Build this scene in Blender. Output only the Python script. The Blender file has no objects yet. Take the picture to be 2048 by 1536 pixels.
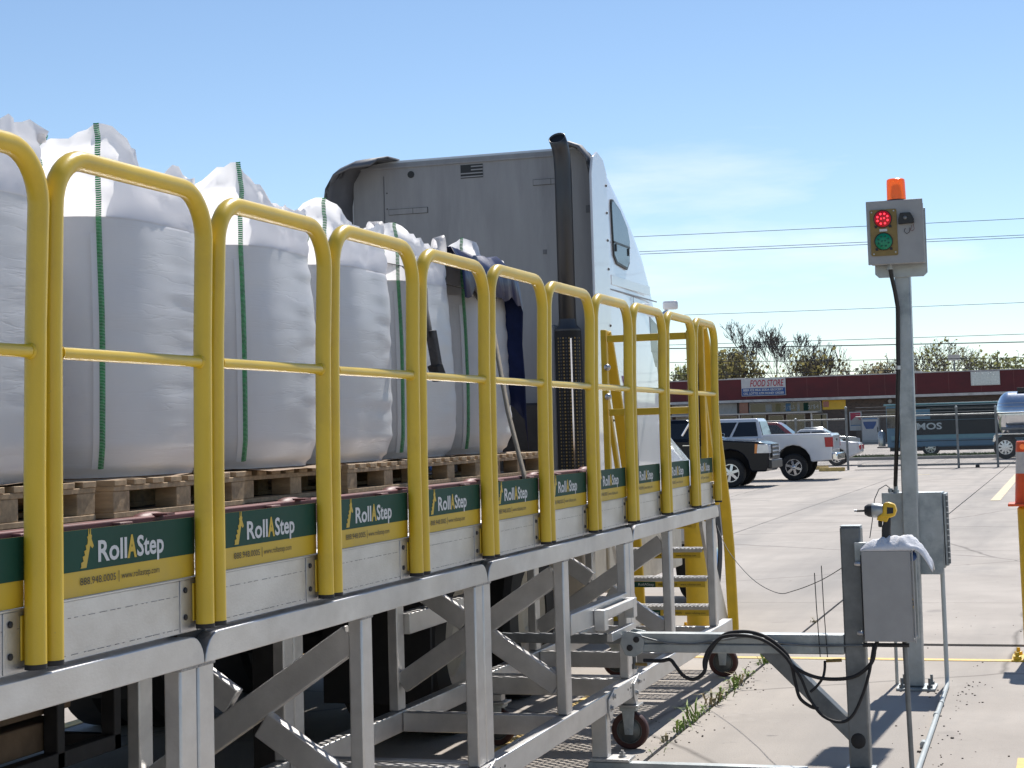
import bpy, bmesh, math, random
from mathutils import Vector, Matrix, noise
R = math.radians
random.seed(7)
scene = bpy.context.scene
COL = scene.collection

# ------------------------------------------------------------------ camera
cam_data = bpy.data.cameras.new('camera')
cam = bpy.data.objects.new('camera', cam_data)
COL.objects.link(cam)
cam_data.sensor_width = 36.0
cam_data.lens = 3500.0 / 2048.0 * 36.0
cam_data.shift_x = 0.0
cam_data.shift_y = -(768.0 - 582.0) / 2048.0
cam_data.clip_start = 0.1
cam_data.clip_end = 2000.0
cam.matrix_world = Matrix((
    (0.9527914478, 0.0508107465, 0.2993438240, 0.0),
    (0.3023410752, -0.0681829379, -0.9507580982, 0.0),
    (-0.0278985873, 0.9963781185, -0.0803262958, 1.68),
    (0, 0, 0, 1)))
scene.camera = cam

# ------------------------------------------------------------------ world, sun, exposure
SUN_EL = R(52.0)
SUN_AZ = R(4.0)            # clockwise from +Y towards +X
world = bpy.data.worlds.new('World')
scene.world = world
world.use_nodes = True
wn, wl = world.node_tree.nodes, world.node_tree.links
for n in list(wn):
    wn.remove(n)
w_out = wn.new('ShaderNodeOutputWorld')
w_bg = wn.new('ShaderNodeBackground')
w_sky = wn.new('ShaderNodeTexSky')
w_sky.sky_type = 'NISHITA'
w_sky.sun_disc = False
w_sky.sun_elevation = SUN_EL
w_sky.sun_rotation = SUN_AZ
w_sky.altitude = 1000.0
w_sky.air_density = 1.0
w_sky.dust_density = 0.0
w_sky.ozone_density = 2.2
w_bg.inputs['Strength'].default_value = 0.100
# thin, patchy cirrus all round the sky
w_tc = wn.new('ShaderNodeTexCoord')
w_map = wn.new('ShaderNodeMapping')
w_map.inputs['Scale'].default_value = (2.2, 2.2, 12.0)
w_map.inputs['Location'].default_value = (1.557, 4.939, 6.327)
w_noise = wn.new('ShaderNodeTexNoise')
w_noise.inputs['Scale'].default_value = 1.6
w_noise.inputs['Detail'].default_value = 7.0
w_noise.inputs['Roughness'].default_value = 0.55
w_ramp = wn.new('ShaderNodeValToRGB')
w_ramp.color_ramp.elements[0].position = 0.56
w_ramp.color_ramp.elements[0].color = (0, 0, 0, 1)
w_ramp.color_ramp.elements[1].position = 0.75
w_ramp.color_ramp.elements[1].color = (0.55, 0.55, 0.55, 1)
w_mix = wn.new('ShaderNodeMixRGB')
w_mix.inputs['Color2'].default_value = (9.0, 9.3, 9.8, 1)
wl.new(w_tc.outputs['Generated'], w_map.inputs['Vector'])
wl.new(w_map.outputs['Vector'], w_noise.inputs['Vector'])
wl.new(w_noise.outputs['Fac'], w_ramp.inputs['Fac'])
# the thin cloud lies low all round the horizon
w_sep = wn.new('ShaderNodeSeparateXYZ')
w_low = wn.new('ShaderNodeMapRange')
w_low.inputs['From Min'].default_value = 0.13
w_low.inputs['From Max'].default_value = 0.20
w_low.inputs['To Min'].default_value = 1.0
w_low.inputs['To Max'].default_value = 0.0
w_mul = wn.new('ShaderNodeMath')
w_mul.operation = 'MULTIPLY'
wl.new(w_tc.outputs['Generated'], w_sep.inputs['Vector'])
wl.new(w_sep.outputs['Z'], w_low.inputs['Value'])
wl.new(w_ramp.outputs['Color'], w_mul.inputs[0])
wl.new(w_low.outputs['Result'], w_mul.inputs[1])
wl.new(w_mul.outputs['Value'], w_mix.inputs['Fac'])
wl.new(w_sky.outputs['Color'], w_mix.inputs['Color1'])
wl.new(w_mix.outputs['Color'], w_bg.inputs['Color'])
wl.new(w_bg.outputs['Background'], w_out.inputs['Surface'])

sun_data = bpy.data.lights.new('sun', 'SUN')
sun_data.energy = 4.6
sun_data.angle = R(0.53)
sun_data.color = (1.0, 0.955, 0.89)
sun = bpy.data.objects.new('sun', sun_data)
COL.objects.link(sun)
sun_dir = Vector((math.sin(SUN_AZ) * math.cos(SUN_EL), math.cos(SUN_AZ) * math.cos(SUN_EL), math.sin(SUN_EL)))
sun.rotation_euler = sun_dir.to_track_quat('Z', 'Y').to_euler()
sun.location = (0, 0, 30)

scene.view_settings.view_transform = 'Standard'
scene.view_settings.look = 'None'
scene.view_settings.exposure = 0.35
scene.view_settings.gamma = 1.0
scene.view_settings.use_curve_mapping = False
scene.render.engine = 'CYCLES'

# ------------------------------------------------------------------ materials
MATS = {}


def mat(name, base, rough=0.5, metal=0.0, var=0.10, vscale=6.0, bump=0.0, bscale=60.0, spec=0.5,
        tint=None, tint_scale=3.0, tint_lo=0.5, tint_hi=0.7, stretch=(1, 1, 1), rvar=0.1, coat=0.0,
        emit=None, estr=0.0, trans=0.0, alpha=1.0, coord='Object', spots=None, spot_scale=25.0, spot_at=0.68):
    """principled material with noise in colour, roughness and relief; tint = second colour in blotches"""
    if name in MATS:
        return MATS[name]
    m = bpy.data.materials.new(name)
    m.use_nodes = True
    nt = m.node_tree
    b = nt.nodes['Principled BSDF']
    tc = nt.nodes.new('ShaderNodeTexCoord')
    mp = nt.nodes.new('ShaderNodeMapping')
    mp.inputs['Scale'].default_value = stretch
    nt.links.new(tc.outputs[coord], mp.inputs['Vector'])
    nz = nt.nodes.new('ShaderNodeTexNoise')
    nz.inputs['Scale'].default_value = vscale
    nz.inputs['Detail'].default_value = 6.0
    nz.inputs['Roughness'].default_value = 0.6
    nt.links.new(mp.outputs['Vector'], nz.inputs['Vector'])
    rp = nt.nodes.new('ShaderNodeValToRGB')
    lo = [max(0.0, c * (1 - var * 1.6)) for c in base] + [1]
    hi = [min(1.0, c * (1 + var * 1.6)) for c in base] + [1]
    rp.color_ramp.elements[0].position = 0.28
    rp.color_ramp.elements[0].color = lo
    rp.color_ramp.elements[1].position = 0.72
    rp.color_ramp.elements[1].color = hi
    nt.links.new(nz.outputs['Fac'], rp.inputs['Fac'])
    col = rp.outputs['Color']

    def blotch(col, c2, scale, a, z):
        n2 = nt.nodes.new('ShaderNodeTexNoise')
        n2.inputs['Scale'].default_value = scale
        n2.inputs['Detail'].default_value = 8.0
        n2.inputs['Roughness'].default_value = 0.65
        nt.links.new(mp.outputs['Vector'], n2.inputs['Vector'])
        r2 = nt.nodes.new('ShaderNodeValToRGB')
        r2.color_ramp.elements[0].position = a
        r2.color_ramp.elements[0].color = (0, 0, 0, 1)
        r2.color_ramp.elements[1].position = z
        r2.color_ramp.elements[1].color = (1, 1, 1, 1)
        nt.links.new(n2.outputs['Fac'], r2.inputs['Fac'])
        mx = nt.nodes.new('ShaderNodeMixRGB')
        nt.links.new(r2.outputs['Color'], mx.inputs['Fac'])
        nt.links.new(col, mx.inputs['Color1'])
        mx.inputs['Color2'].default_value = list(c2) + [1]
        return mx.outputs['Color']
    if tint:
        col = blotch(col, tint, tint_scale, tint_lo, tint_hi)
    if spots:
        col = blotch(col, spots, spot_scale, spot_at, spot_at + 0.06)
    nt.links.new(col, b.inputs['Base Color'])
    mr = nt.nodes.new('ShaderNodeMapRange')
    mr.inputs['To Min'].default_value = max(0.02, rough - rvar)
    mr.inputs['To Max'].default_value = min(1.0, rough + rvar)
    nt.links.new(nz.outputs['Fac'], mr.inputs['Value'])
    nt.links.new(mr.outputs['Result'], b.inputs['Roughness'])
    b.inputs['Metallic'].default_value = metal
    b.inputs['Specular IOR Level'].default_value = spec
    b.inputs['Coat Weight'].default_value = coat
    if trans:
        b.inputs['Transmission Weight'].default_value = trans
    if alpha < 1:
        b.inputs['Alpha'].default_value = alpha
    if emit:
        b.inputs['Emission Color'].default_value = list(emit) + [1]
        b.inputs['Emission Strength'].default_value = estr
    if bump:
        n3 = nt.nodes.new('ShaderNodeTexNoise')
        n3.inputs['Scale'].default_value = bscale
        n3.inputs['Detail'].default_value = 5.0
        nt.links.new(mp.outputs['Vector'], n3.inputs['Vector'])
        bp = nt.nodes.new('ShaderNodeBump')
        bp.inputs['Strength'].default_value = bump
        bp.inputs['Distance'].default_value = 0.01
        nt.links.new(n3.outputs['Fac'], bp.inputs['Height'])
        nt.links.new(bp.outputs['Normal'], b.inputs['Normal'])
    MATS[name] = m
    return m


def M(n):
    return MATS[n]




def concrete_material():
    m = bpy.data.materials.new('concrete')
    m.use_nodes = True
    nt = m.node_tree
    L = nt.links.new
    b = nt.nodes['Principled BSDF']
    tc = nt.nodes.new('ShaderNodeTexCoord')

    def nz(scale, detail=6, rough=.6, stretch=(1, 1, 1)):
        mp = nt.nodes.new('ShaderNodeMapping')
        mp.inputs['Scale'].default_value = stretch
        L(tc.outputs['Object'], mp.inputs['Vector'])
        n = nt.nodes.new('ShaderNodeTexNoise')
        n.inputs['Scale'].default_value = scale
        n.inputs['Detail'].default_value = detail
        n.inputs['Roughness'].default_value = rough
        L(mp.outputs['Vector'], n.inputs['Vector'])
        return n.outputs['Fac']

    def ramp(fac, a, ca, z, cz):
        r = nt.nodes.new('ShaderNodeValToRGB')
        r.color_ramp.elements[0].position = a
        r.color_ramp.elements[0].color = list(ca) + [1]
        r.color_ramp.elements[1].position = z
        r.color_ramp.elements[1].color = list(cz) + [1]
        L(fac, r.inputs['Fac'])
        return r.outputs['Color']

    def over(col, fac, c2):
        x = nt.nodes.new('ShaderNodeMixRGB')
        L(fac, x.inputs['Fac'])
        L(col, x.inputs['Color1'])
        x.inputs['Color2'].default_value = list(c2) + [1]
        return x.outputs['Color']
    K, W = (0, 0, 0), (1, 1, 1)
    col = ramp(nz(.9, 8), .3, (.365, .328, .292), .7, (.47, .425, .378))
    # worn grey bands along the drive lanes
    col = over(col, ramp(nz(.55, 5, .55, (1.6, .16, 1)), .46, K, .70, (.9, .9, .9)), (.285, .265, .245))
    # broad damp stains and lighter scoured patches
    col = over(col, ramp(nz(.33, 9, .7), .55, K, .72, (.7, .7, .7)), (.285, .265, .245))
    col = over(col, ramp(nz(.8, 9, .7, (1, 1, 3)), .60, K, .70, (.5, .5, .5)), (.52, .48, .44))
    col = over(col, ramp(nz(1.9, 4, .5), .66, K, .74, (.6, .6, .6)), (.235, .215, .20))
    # oil drops and specks
    col = over(col, ramp(nz(7, 3, .5), .70, K, .76, (.7, .7, .7)), (.21, .195, .18))
    col = over(col, ramp(nz(45, 2, .5), .66, K, .74, (.5, .5, .5)), (.25, .23, .21))
    # hairline cracks
    vo = nt.nodes.new('ShaderNodeTexVoronoi')
    vo.feature = 'DISTANCE_TO_EDGE'
    vo.inputs['Scale'].default_value = .16
    dm = nt.nodes.new('ShaderNodeMixRGB')
    dm.inputs['Fac'].default_value = .12
    dn = nt.nodes.new('ShaderNodeTexNoise')
    dn.inputs['Scale'].default_value = 1.3
    dn.inputs['Detail'].default_value = 6
    L(tc.outputs['Object'], dn.inputs['Vector'])
    L(tc.outputs['Object'], dm.inputs['Color1'])
    L(dn.outputs['Color'], dm.inputs['Color2'])
    L(dm.outputs['Color'], vo.inputs['Vector'])
    cr = ramp(vo.outputs['Distance'], .0006, (.8, .8, .8), .0016, K)
    col = over(col, cr, (.16, .145, .13))
    L(col, b.inputs['Base Color'])
    b.inputs['Roughness'].default_value = .88
    b.inputs['Specular IOR Level'].default_value = .25
    bp = nt.nodes.new('ShaderNodeBump')
    bp.inputs['Strength'].default_value = .35
    bp.inputs['Distance'].default_value = .01
    L(nz(90, 5), bp.inputs['Height'])
    L(bp.outputs['Normal'], b.inputs['Normal'])
    MATS['concrete'] = m


concrete_material()
mat('joint_dirt', (0.07, 0.058, 0.045), 0.95, var=0.3, vscale=12, tint=(0.10, 0.085, 0.055), tint_scale=3)
mat('paint_line', (0.72, 0.50, 0.17), 0.75, var=0.08, vscale=20, tint=(0.45, 0.39, 0.33), tint_scale=9, tint_lo=0.56, tint_hi=0.66)
mat('paint_pale', (0.66, 0.56, 0.36), 0.8, var=0.1, vscale=12, tint=(0.43, 0.39, 0.35), tint_scale=5, tint_lo=0.5, tint_hi=0.62)
mat('aluminium', (0.58, 0.568, 0.555), 0.40, metal=0.78, var=0.09, vscale=7, bump=0.08, bscale=140, tint=(0.43, 0.42, 0.415),
    tint_scale=2.2, tint_lo=0.5, tint_hi=0.75, stretch=(1, 0.6, 1))
mat('weld', (0.33, 0.335, 0.35), 0.5, metal=0.8, var=0.25, vscale=60, bump=0.6, bscale=220)
mat('scribe', (0.24, 0.23, 0.23), 0.7, var=0.2)
mat('yellow', (0.66, 0.45, 0.026), 0.34, var=0.05, vscale=4, tint=(0.47, 0.30, 0.03), tint_scale=2.5, tint_lo=0.52, tint_hi=0.85, bump=0.06, bscale=260, coat=0.15, spots=(0.30, 0.22, 0.08), spot_scale=38, spot_at=0.70)
mat('yellow_flat', (0.62, 0.40, 0.015), 0.5, var=0.06, vscale=9, spots=(0.35, 0.25, 0.06), spot_scale=30, spot_at=0.70)
mat('sign_yellow', (0.60, 0.40, 0.025), 0.5, var=0.04, vscale=2, tint=(0.50, 0.35, 0.07), tint_scale=4, tint_lo=0.5, tint_hi=0.8)
mat('sign_green', (0.010, 0.060, 0.038), 0.6, var=0.10, spec=0.25, vscale=2, tint=(0.025, 0.075, 0.055), tint_scale=3.5, tint_lo=0.45, tint_hi=0.8)
mat('sign_white', (0.62, 0.62, 0.62), 0.5, var=0.02)
mat('sign_black', (0.03, 0.028, 0.012), 0.5, var=0.1)
mat('rubber', (0.018, 0.017, 0.018), 0.7, var=0.2, vscale=14)
mat('dark_steel', (0.035, 0.033, 0.034), 0.6, metal=0.3, var=0.25, vscale=8)
mat('black_gap', (0.012, 0.011, 0.012), 0.9, var=0.1)
mat('galv', (0.40, 0.425, 0.43), 0.48, metal=0.55, var=0.10, vscale=9, tint=(0.27, 0.30, 0.31), tint_scale=5, tint_lo=0.47, tint_hi=0.62, bump=0.05, bscale=90)
mat('galv_dark', (0.20, 0.21, 0.215), 0.5, metal=0.5, var=0.12, vscale=9, tint=(0.13, 0.14, 0.145), tint_scale=5, tint_lo=0.45, tint_hi=0.65)
mat('box_grey', (0.33, 0.33, 0.33), 0.55, var=0.05, vscale=9, bump=0.08, bscale=180)
mat('caster_tread', (0.055, 0.016, 0.012), 0.6, var=0.2, vscale=20)
mat('caster_hub', (0.11, 0.115, 0.11), 0.45, metal=0.6, var=0.15, vscale=14)
mat('bolt', (0.5, 0.5, 0.5), 0.35, metal=0.9, var=0.1)
mat('wood', (0.45, 0.32, 0.19), 0.8, var=0.16, vscale=7, stretch=(1, 6, 6), bump=0.25, bscale=50, tint=(0.32, 0.22, 0.13), tint_scale=3)
mat('wood_dark', (0.15, 0.10, 0.06), 0.85, var=0.25, vscale=6, bump=0.2, bscale=40)
mat('deck_wood', (0.13, 0.105, 0.085), 0.9, var=0.25, vscale=5, stretch=(1, 5, 1), bump=0.3, bscale=40)
mat('cardboard', (0.30, 0.21, 0.14), 0.8, var=0.12, vscale=8)
mat('maroon', (0.17, 0.055, 0.05), 0.55, var=0.15, vscale=6, tint=(0.12, 0.06, 0.05), tint_scale=4, spots=(0.30, 0.20, 0.17), spot_scale=18, spot_at=0.7)
mat('green_thread', (0.03, 0.27, 0.085), 0.8, var=0.35, vscale=60)
mat('webbing', (0.075, 0.072, 0.075), 0.75, var=0.15, vscale=40, bump=0.2, bscale=200)
mat('webbing_tan', (0.20, 0.175, 0.14), 0.8, var=0.2, vscale=30, bump=0.2, bscale=200)
mat('tarp_blue', (0.010, 0.018, 0.07), 0.42, var=0.2, vscale=6, bump=0.25, bscale=22, spec=0.2)
mat('truck_white', (0.72, 0.73, 0.75), 0.22, var=0.015, vscale=2, coat=0.6, rvar=0.04)
mat('cab_back', (0.31, 0.308, 0.312), 0.55, var=0.07, vscale=3, stretch=(2.2, 1, 0.35), tint=(0.23, 0.228, 0.235), tint_scale=1.4, tint_lo=0.45, tint_hi=0.7, spots=(0.10, 0.10, 0.11), spot_scale=30, spot_at=0.72)
mat('cab_back_worn', (0.15, 0.15, 0.16), 0.6, var=0.12, vscale=5, spots=(0.03, 0.03, 0.032), spot_scale=6, spot_at=0.55)
mat('cream', (0.50, 0.45, 0.36), 0.6, var=0.08, vscale=4, tint=(0.36, 0.31, 0.25), tint_scale=3)
mat('exhaust', (0.07, 0.072, 0.078), 0.42, metal=0.6, var=0.12, vscale=6, stretch=(1, 1, 0.3))
mat('exhaust_dark', (0.012, 0.012, 0.013), 0.7, metal=0.2, var=0.2)
mat('chrome', (0.75, 0.75, 0.76), 0.12, metal=1.0, var=0.03, rvar=0.04)
mat('tank_steel', (0.70, 0.72, 0.75), 0.18, metal=1.0, var=0.04, rvar=0.05)
mat('glass_dark', (0.012, 0.014, 0.017), 0.06, var=0.1, spec=0.6, rvar=0.02)
mat('glass_tint', (0.10, 0.14, 0.17), 0.06, var=0.05, spec=0.7, rvar=0.02)
mat('black_trim', (0.014, 0.014, 0.015), 0.45, var=0.1)
mat('purple', (0.16, 0.02, 0.20), 0.4, var=0.05)
mat('tyre', (0.018, 0.017, 0.017), 0.8, var=0.2, vscale=12)
mat('orange_lens', (1.0, 0.17, 0.012), 0.25, var=0.04, trans=0.5, emit=(1.0, 0.16, 0.01), estr=0.16)
mat('brass', (0.24, 0.165, 0.055), 0.55, metal=0.25, var=0.08, vscale=20)
mat('red_lens', (0.33, 0.006, 0.012), 0.35, var=0.1, emit=(0.6, 0.0, 0.012), estr=0.18)
mat('red_led', (1.0, 0.05, 0.07), 0.4, var=0.0, emit=(1.0, 0.03, 0.05), estr=2.2)
mat('green_lens', (0.0, 0.24, 0.12), 0.35, var=0.08)
mat('green_led', (0.0, 0.10, 0.055), 0.4, var=0.05)
mat('cone_orange', (0.78, 0.10, 0.02), 0.5, var=0.08, vscale=12, tint=(0.42, 0.07, 0.03), tint_scale=5, tint_lo=0.52, tint_hi=0.75)
mat('cone_white', (0.55, 0.52, 0.50), 0.5, var=0.12, vscale=14)
mat('reflector', (1.0, 0.22, 0.05), 0.3, var=0.05, emit=(1.0, 0.16, 0.02), estr=0.15)
mat('drill_yellow', (0.72, 0.44, 0.02), 0.4, var=0.05)
mat('drill_black', (0.02, 0.02, 0.022), 0.5, var=0.1)
mat('towel', (0.76, 0.76, 0.79), 0.95, var=0.05, vscale=18, bump=0.45, bscale=160)
mat('brick_dark', (0.11, 0.080, 0.068), 0.9, var=0.2, vscale=8, coord='Object')
mat('fascia_red', (0.105, 0.018, 0.022), 0.75, var=0.12, vscale=0.7, tint=(0.075, 0.016, 0.02), tint_scale=0.5, tint_lo=0.45, tint_hi=0.7, stretch=(1, 1, 1.5))
mat('white_trim', (0.52, 0.50, 0.48), 0.7, var=0.1, vscale=2, tint=(0.30, 0.27, 0.25), tint_scale=1.2)
mat('banner_white', (0.50, 0.50, 0.50), 0.6, var=0.05, vscale=3)
mat('banner_blue', (0.020, 0.075, 0.24), 0.6, var=0.1, vscale=3)
mat('banner_red', (0.36, 0.02, 0.045), 0.6, var=0.05)
mat('grass', (0.085, 0.115, 0.03), 0.9, var=0.3, vscale=20)
mat('weed', (0.19, 0.27, 0.05), 0.7, var=0.3, vscale=30)
mat('weed_dry', (0.28, 0.23, 0.12), 0.8, var=0.3, vscale=30)
mat('bark', (0.115, 0.098, 0.088), 0.9, var=0.2, vscale=3)
mat('pickup_white', (0.66, 0.67, 0.69), 0.2, var=0.02, coat=0.7, rvar=0.03)
mat('pickup_black', (0.006, 0.008, 0.014), 0.16, var=0.05, coat=0.0, spec=0.25, rvar=0.02)
mat('car_silver', (0.33, 0.35, 0.36), 0.25, metal=0.5, var=0.03, coat=0.6)
mat('car_white', (0.62, 0.62, 0.63), 0.25, var=0.03, coat=0.5)
mat('car_red', (0.26, 0.02, 0.025), 0.25, var=0.05, coat=0.5)
mat('tail_red', (0.42, 0.01, 0.015), 0.2, var=0.1)
mat('lamp_clear', (0.62, 0.65, 0.70), 0.1, var=0.1, metal=0.3)
mat('lamp_amber', (0.70, 0.25, 0.06), 0.2, var=0.1)
mat('rim', (0.60, 0.61, 0.63), 0.25, metal=0.9, var=0.05)
mat('food_blue', (0.10, 0.215, 0.31), 0.4, var=0.05, vscale=2)
mat('food_black', (0.007, 0.009, 0.010), 0.7, var=0.15, vscale=2)
mat('food_teal', (0.19, 0.36, 0.40), 0.5, var=0.05)
mat('wire', (0.04, 0.045, 0.05), 0.6, var=0.1)
mat('paper_red', (0.42, 0.05, 0.09), 0.6, var=0.1)
mat('paper_blue', (0.10, 0.20, 0.34), 0.6, var=0.15)
mat('ice_white', (0.42, 0.40, 0.38), 0.6, var=0.08)
mat('kerb_concrete', (0.30, 0.28, 0.26), 0.9, var=0.15, vscale=4)
mat('kerb_yellow', (0.62, 0.42, 0.14), 0.8, var=0.15, vscale=8)
mat('pvc', (0.46, 0.49, 0.48), 0.45, var=0.05)
mat('pebble', (0.12, 0.10, 0.085), 0.9, var=0.3)
mat('drum_silver', (0.42, 0.43, 0.44), 0.3, metal=0.8, var=0.08)


def bag_material(nm='woven_poly', through=0.22):
    m = bpy.data.materials.new(nm)
    m.use_nodes = True
    nt = m.node_tree
    b = nt.nodes['Principled BSDF']
    tc = nt.nodes.new('ShaderNodeTexCoord')
    mp = nt.nodes.new('ShaderNodeMapping')
    mp.inputs['Scale'].default_value = (0.7, 0.7, 8.0)
    nt.links.new(tc.outputs['Object'], mp.inputs['Vector'])
    nz = nt.nodes.new('ShaderNodeTexNoise')
    nz.inputs['Scale'].default_value = 2.4
    nz.inputs['Detail'].default_value = 4.0
    nz.inputs['Distortion'].default_value = 0.1
    nt.links.new(mp.outputs['Vector'], nz.inputs['Vector'])
    # horizontal crease lines: narrow band of the stretched noise
    cr = nt.nodes.new('ShaderNodeValToRGB')
    e = cr.color_ramp.elements
    e[0].position = 0.47
    e[0].color = (1, 1, 1, 1)
    e[1].position = 0.53
    e[1].color = (1, 1, 1, 1)
    x = cr.color_ramp.elements.new(0.50)
    x.color = (0.35, 0.35, 0.35, 1)
    nt.links.new(nz.outputs['Fac'], cr.inputs['Fac'])
    wv = nt.nodes.new('ShaderNodeTexWave')
    wv.bands_direction = 'Z'
    wv.inputs['Scale'].default_value = 60.0
    wv.inputs['Distortion'].default_value = 1.0
    nt.links.new(tc.outputs['Object'], wv.inputs['Vector'])
    ad = nt.nodes.new('ShaderNodeMath')
    ad.operation = 'MULTIPLY_ADD'
    nt.links.new(wv.outputs['Fac'], ad.inputs[0])
    ad.inputs[1].default_value = 0.05
    nt.links.new(cr.outputs['Color'], ad.inputs[2])
    bp = nt.nodes.new('ShaderNodeBump')
    bp.inputs['Strength'].default_value = 0.10
    bp.inputs['Distance'].default_value = 0.010
    nt.links.new(ad.outputs[0], bp.inputs['Height'])
    nt.links.new(bp.outputs['Normal'], b.inputs['Normal'])
    n2 = nt.nodes.new('ShaderNodeTexNoise')
    n2.inputs['Scale'].default_value = 3.0
    n2.inputs['Detail'].default_value = 5
    nt.links.new(tc.outputs['Object'], n2.inputs['Vector'])
    rp = nt.nodes.new('ShaderNodeValToRGB')
    rp.color_ramp.elements[0].position = 0.3
    rp.color_ramp.elements[0].color = (0.68, 0.675, 0.69, 1)
    rp.color_ramp.elements[1].position = 0.7
    rp.color_ramp.elements[1].color = (0.77, 0.76, 0.765, 1)
    nt.links.new(n2.outputs['Fac'], rp.inputs['Fac'])
    nt.links.new(rp.outputs['Color'], b.inputs['Base Color'])
    b.inputs['Roughness'].default_value = 0.38
    b.inputs['Specular IOR Level'].default_value = 0.55
    b.inputs['Subsurface Weight'].default_value = 0.0
    # thin woven cloth lets a little light through
    tr = nt.nodes.new('ShaderNodeBsdfTranslucent')
    tr.inputs['Color'].default_value = (0.95, 0.93, 0.92, 1)
    mx = nt.nodes.new('ShaderNodeMixShader')
    mx.inputs['Fac'].default_value = through
    out = nt.nodes['Material Output']
    nt.links.new(b.outputs['BSDF'], mx.inputs[1])
    nt.links.new(tr.outputs['BSDF'], mx.inputs[2])
    nt.links.new(mx.outputs['Shader'], out.inputs['Surface'])
    MATS[nm] = m



def leaf_material(nm, c):
    m = mat(nm, c, 0.8, var=0.35, vscale=0.8)
    nt = m.node_tree
    b = nt.nodes['Principled BSDF']
    tr = nt.nodes.new('ShaderNodeBsdfTranslucent')
    tr.inputs['Color'].default_value = (c[0] * 1.5, c[1] * 1.6, c[2] * 1.1, 1)
    mx = nt.nodes.new('ShaderNodeMixShader')
    mx.inputs['Fac'].default_value = 0.5
    nt.links.new(b.outputs['BSDF'], mx.inputs[1])
    nt.links.new(tr.outputs['BSDF'], mx.inputs[2])
    nt.links.new(mx.outputs['Shader'], nt.nodes['Material Output'].inputs['Surface'])


leaf_material('leaf_olive', (0.165, 0.14, 0.075))
leaf_material('leaf_green', (0.19, 0.19, 0.10))
leaf_material('leaf_brown', (0.18, 0.15, 0.12))
bag_material()
bag_material('woven_skirt', 0.72)


def chainlink_material():
    m = bpy.data.materials.new('chain_link')
    m.use_nodes = True
    nt = m.node_tree
    b = nt.nodes['Principled BSDF']
    b.inputs['Base Color'].default_value = (0.20, 0.205, 0.21, 1)
    b.inputs['Metallic'].default_value = 0.5
    b.inputs['Roughness'].default_value = 0.5
    tc = nt.nodes.new('ShaderNodeTexCoord')
    facs = []
    for ang in (45, -45):
        mp = nt.nodes.new('ShaderNodeMapping')
        mp.inputs['Rotation'].default_value = (0, R(ang), 0)
        wv = nt.nodes.new('ShaderNodeTexWave')
        wv.bands_direction = 'X'
        wv.inputs['Scale'].default_value = 8.0
        nt.links.new(tc.outputs['Object'], mp.inputs['Vector'])
        nt.links.new(mp.outputs['Vector'], wv.inputs['Vector'])
        gt = nt.nodes.new('ShaderNodeMath')
        gt.operation = 'GREATER_THAN'
        gt.inputs[1].default_value = 0.982
        nt.links.new(wv.outputs['Fac'], gt.inputs[0])
        facs.append(gt.outputs[0])
    mxm = nt.nodes.new('ShaderNodeMath')
    mxm.operation = 'MAXIMUM'
    nt.links.new(facs[0], mxm.inputs[0])
    nt.links.new(facs[1], mxm.inputs[1])
    nt.links.new(mxm.outputs[0], b.inputs['Alpha'])
    MATS['chain_link'] = m


chainlink_material()


def brick_material():
    m = bpy.data.materials.new('brick_wall')
    m.use_nodes = True
    nt = m.node_tree
    b = nt.nodes['Principled BSDF']
    tc = nt.nodes.new('ShaderNodeTexCoord')
    mp = nt.nodes.new('ShaderNodeMapping')
    mp.inputs['Rotation'].default_value = (R(90), 0, 0)
    br = nt.nodes.new('ShaderNodeTexBrick')
    br.inputs['Scale'].default_value = 2.2
    br.inputs['Color1'].default_value = (0.115, 0.080, 0.066, 1)
    br.inputs['Color2'].default_value = (0.075, 0.056, 0.050, 1)
    br.inputs['Mortar'].default_value = (0.15, 0.13, 0.115, 1)
    nt.links.new(tc.outputs['Object'], mp.inputs['Vector'])
    nt.links.new(mp.outputs['Vector'], br.inputs['Vector'])
    nt.links.new(br.outputs['Color'], b.inputs['Base Color'])
    b.inputs['Roughness'].default_value = 0.9
    MATS['brick_wall'] = m


brick_material()

# ------------------------------------------------------------------ mesh helpers
ORG = {}


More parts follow.
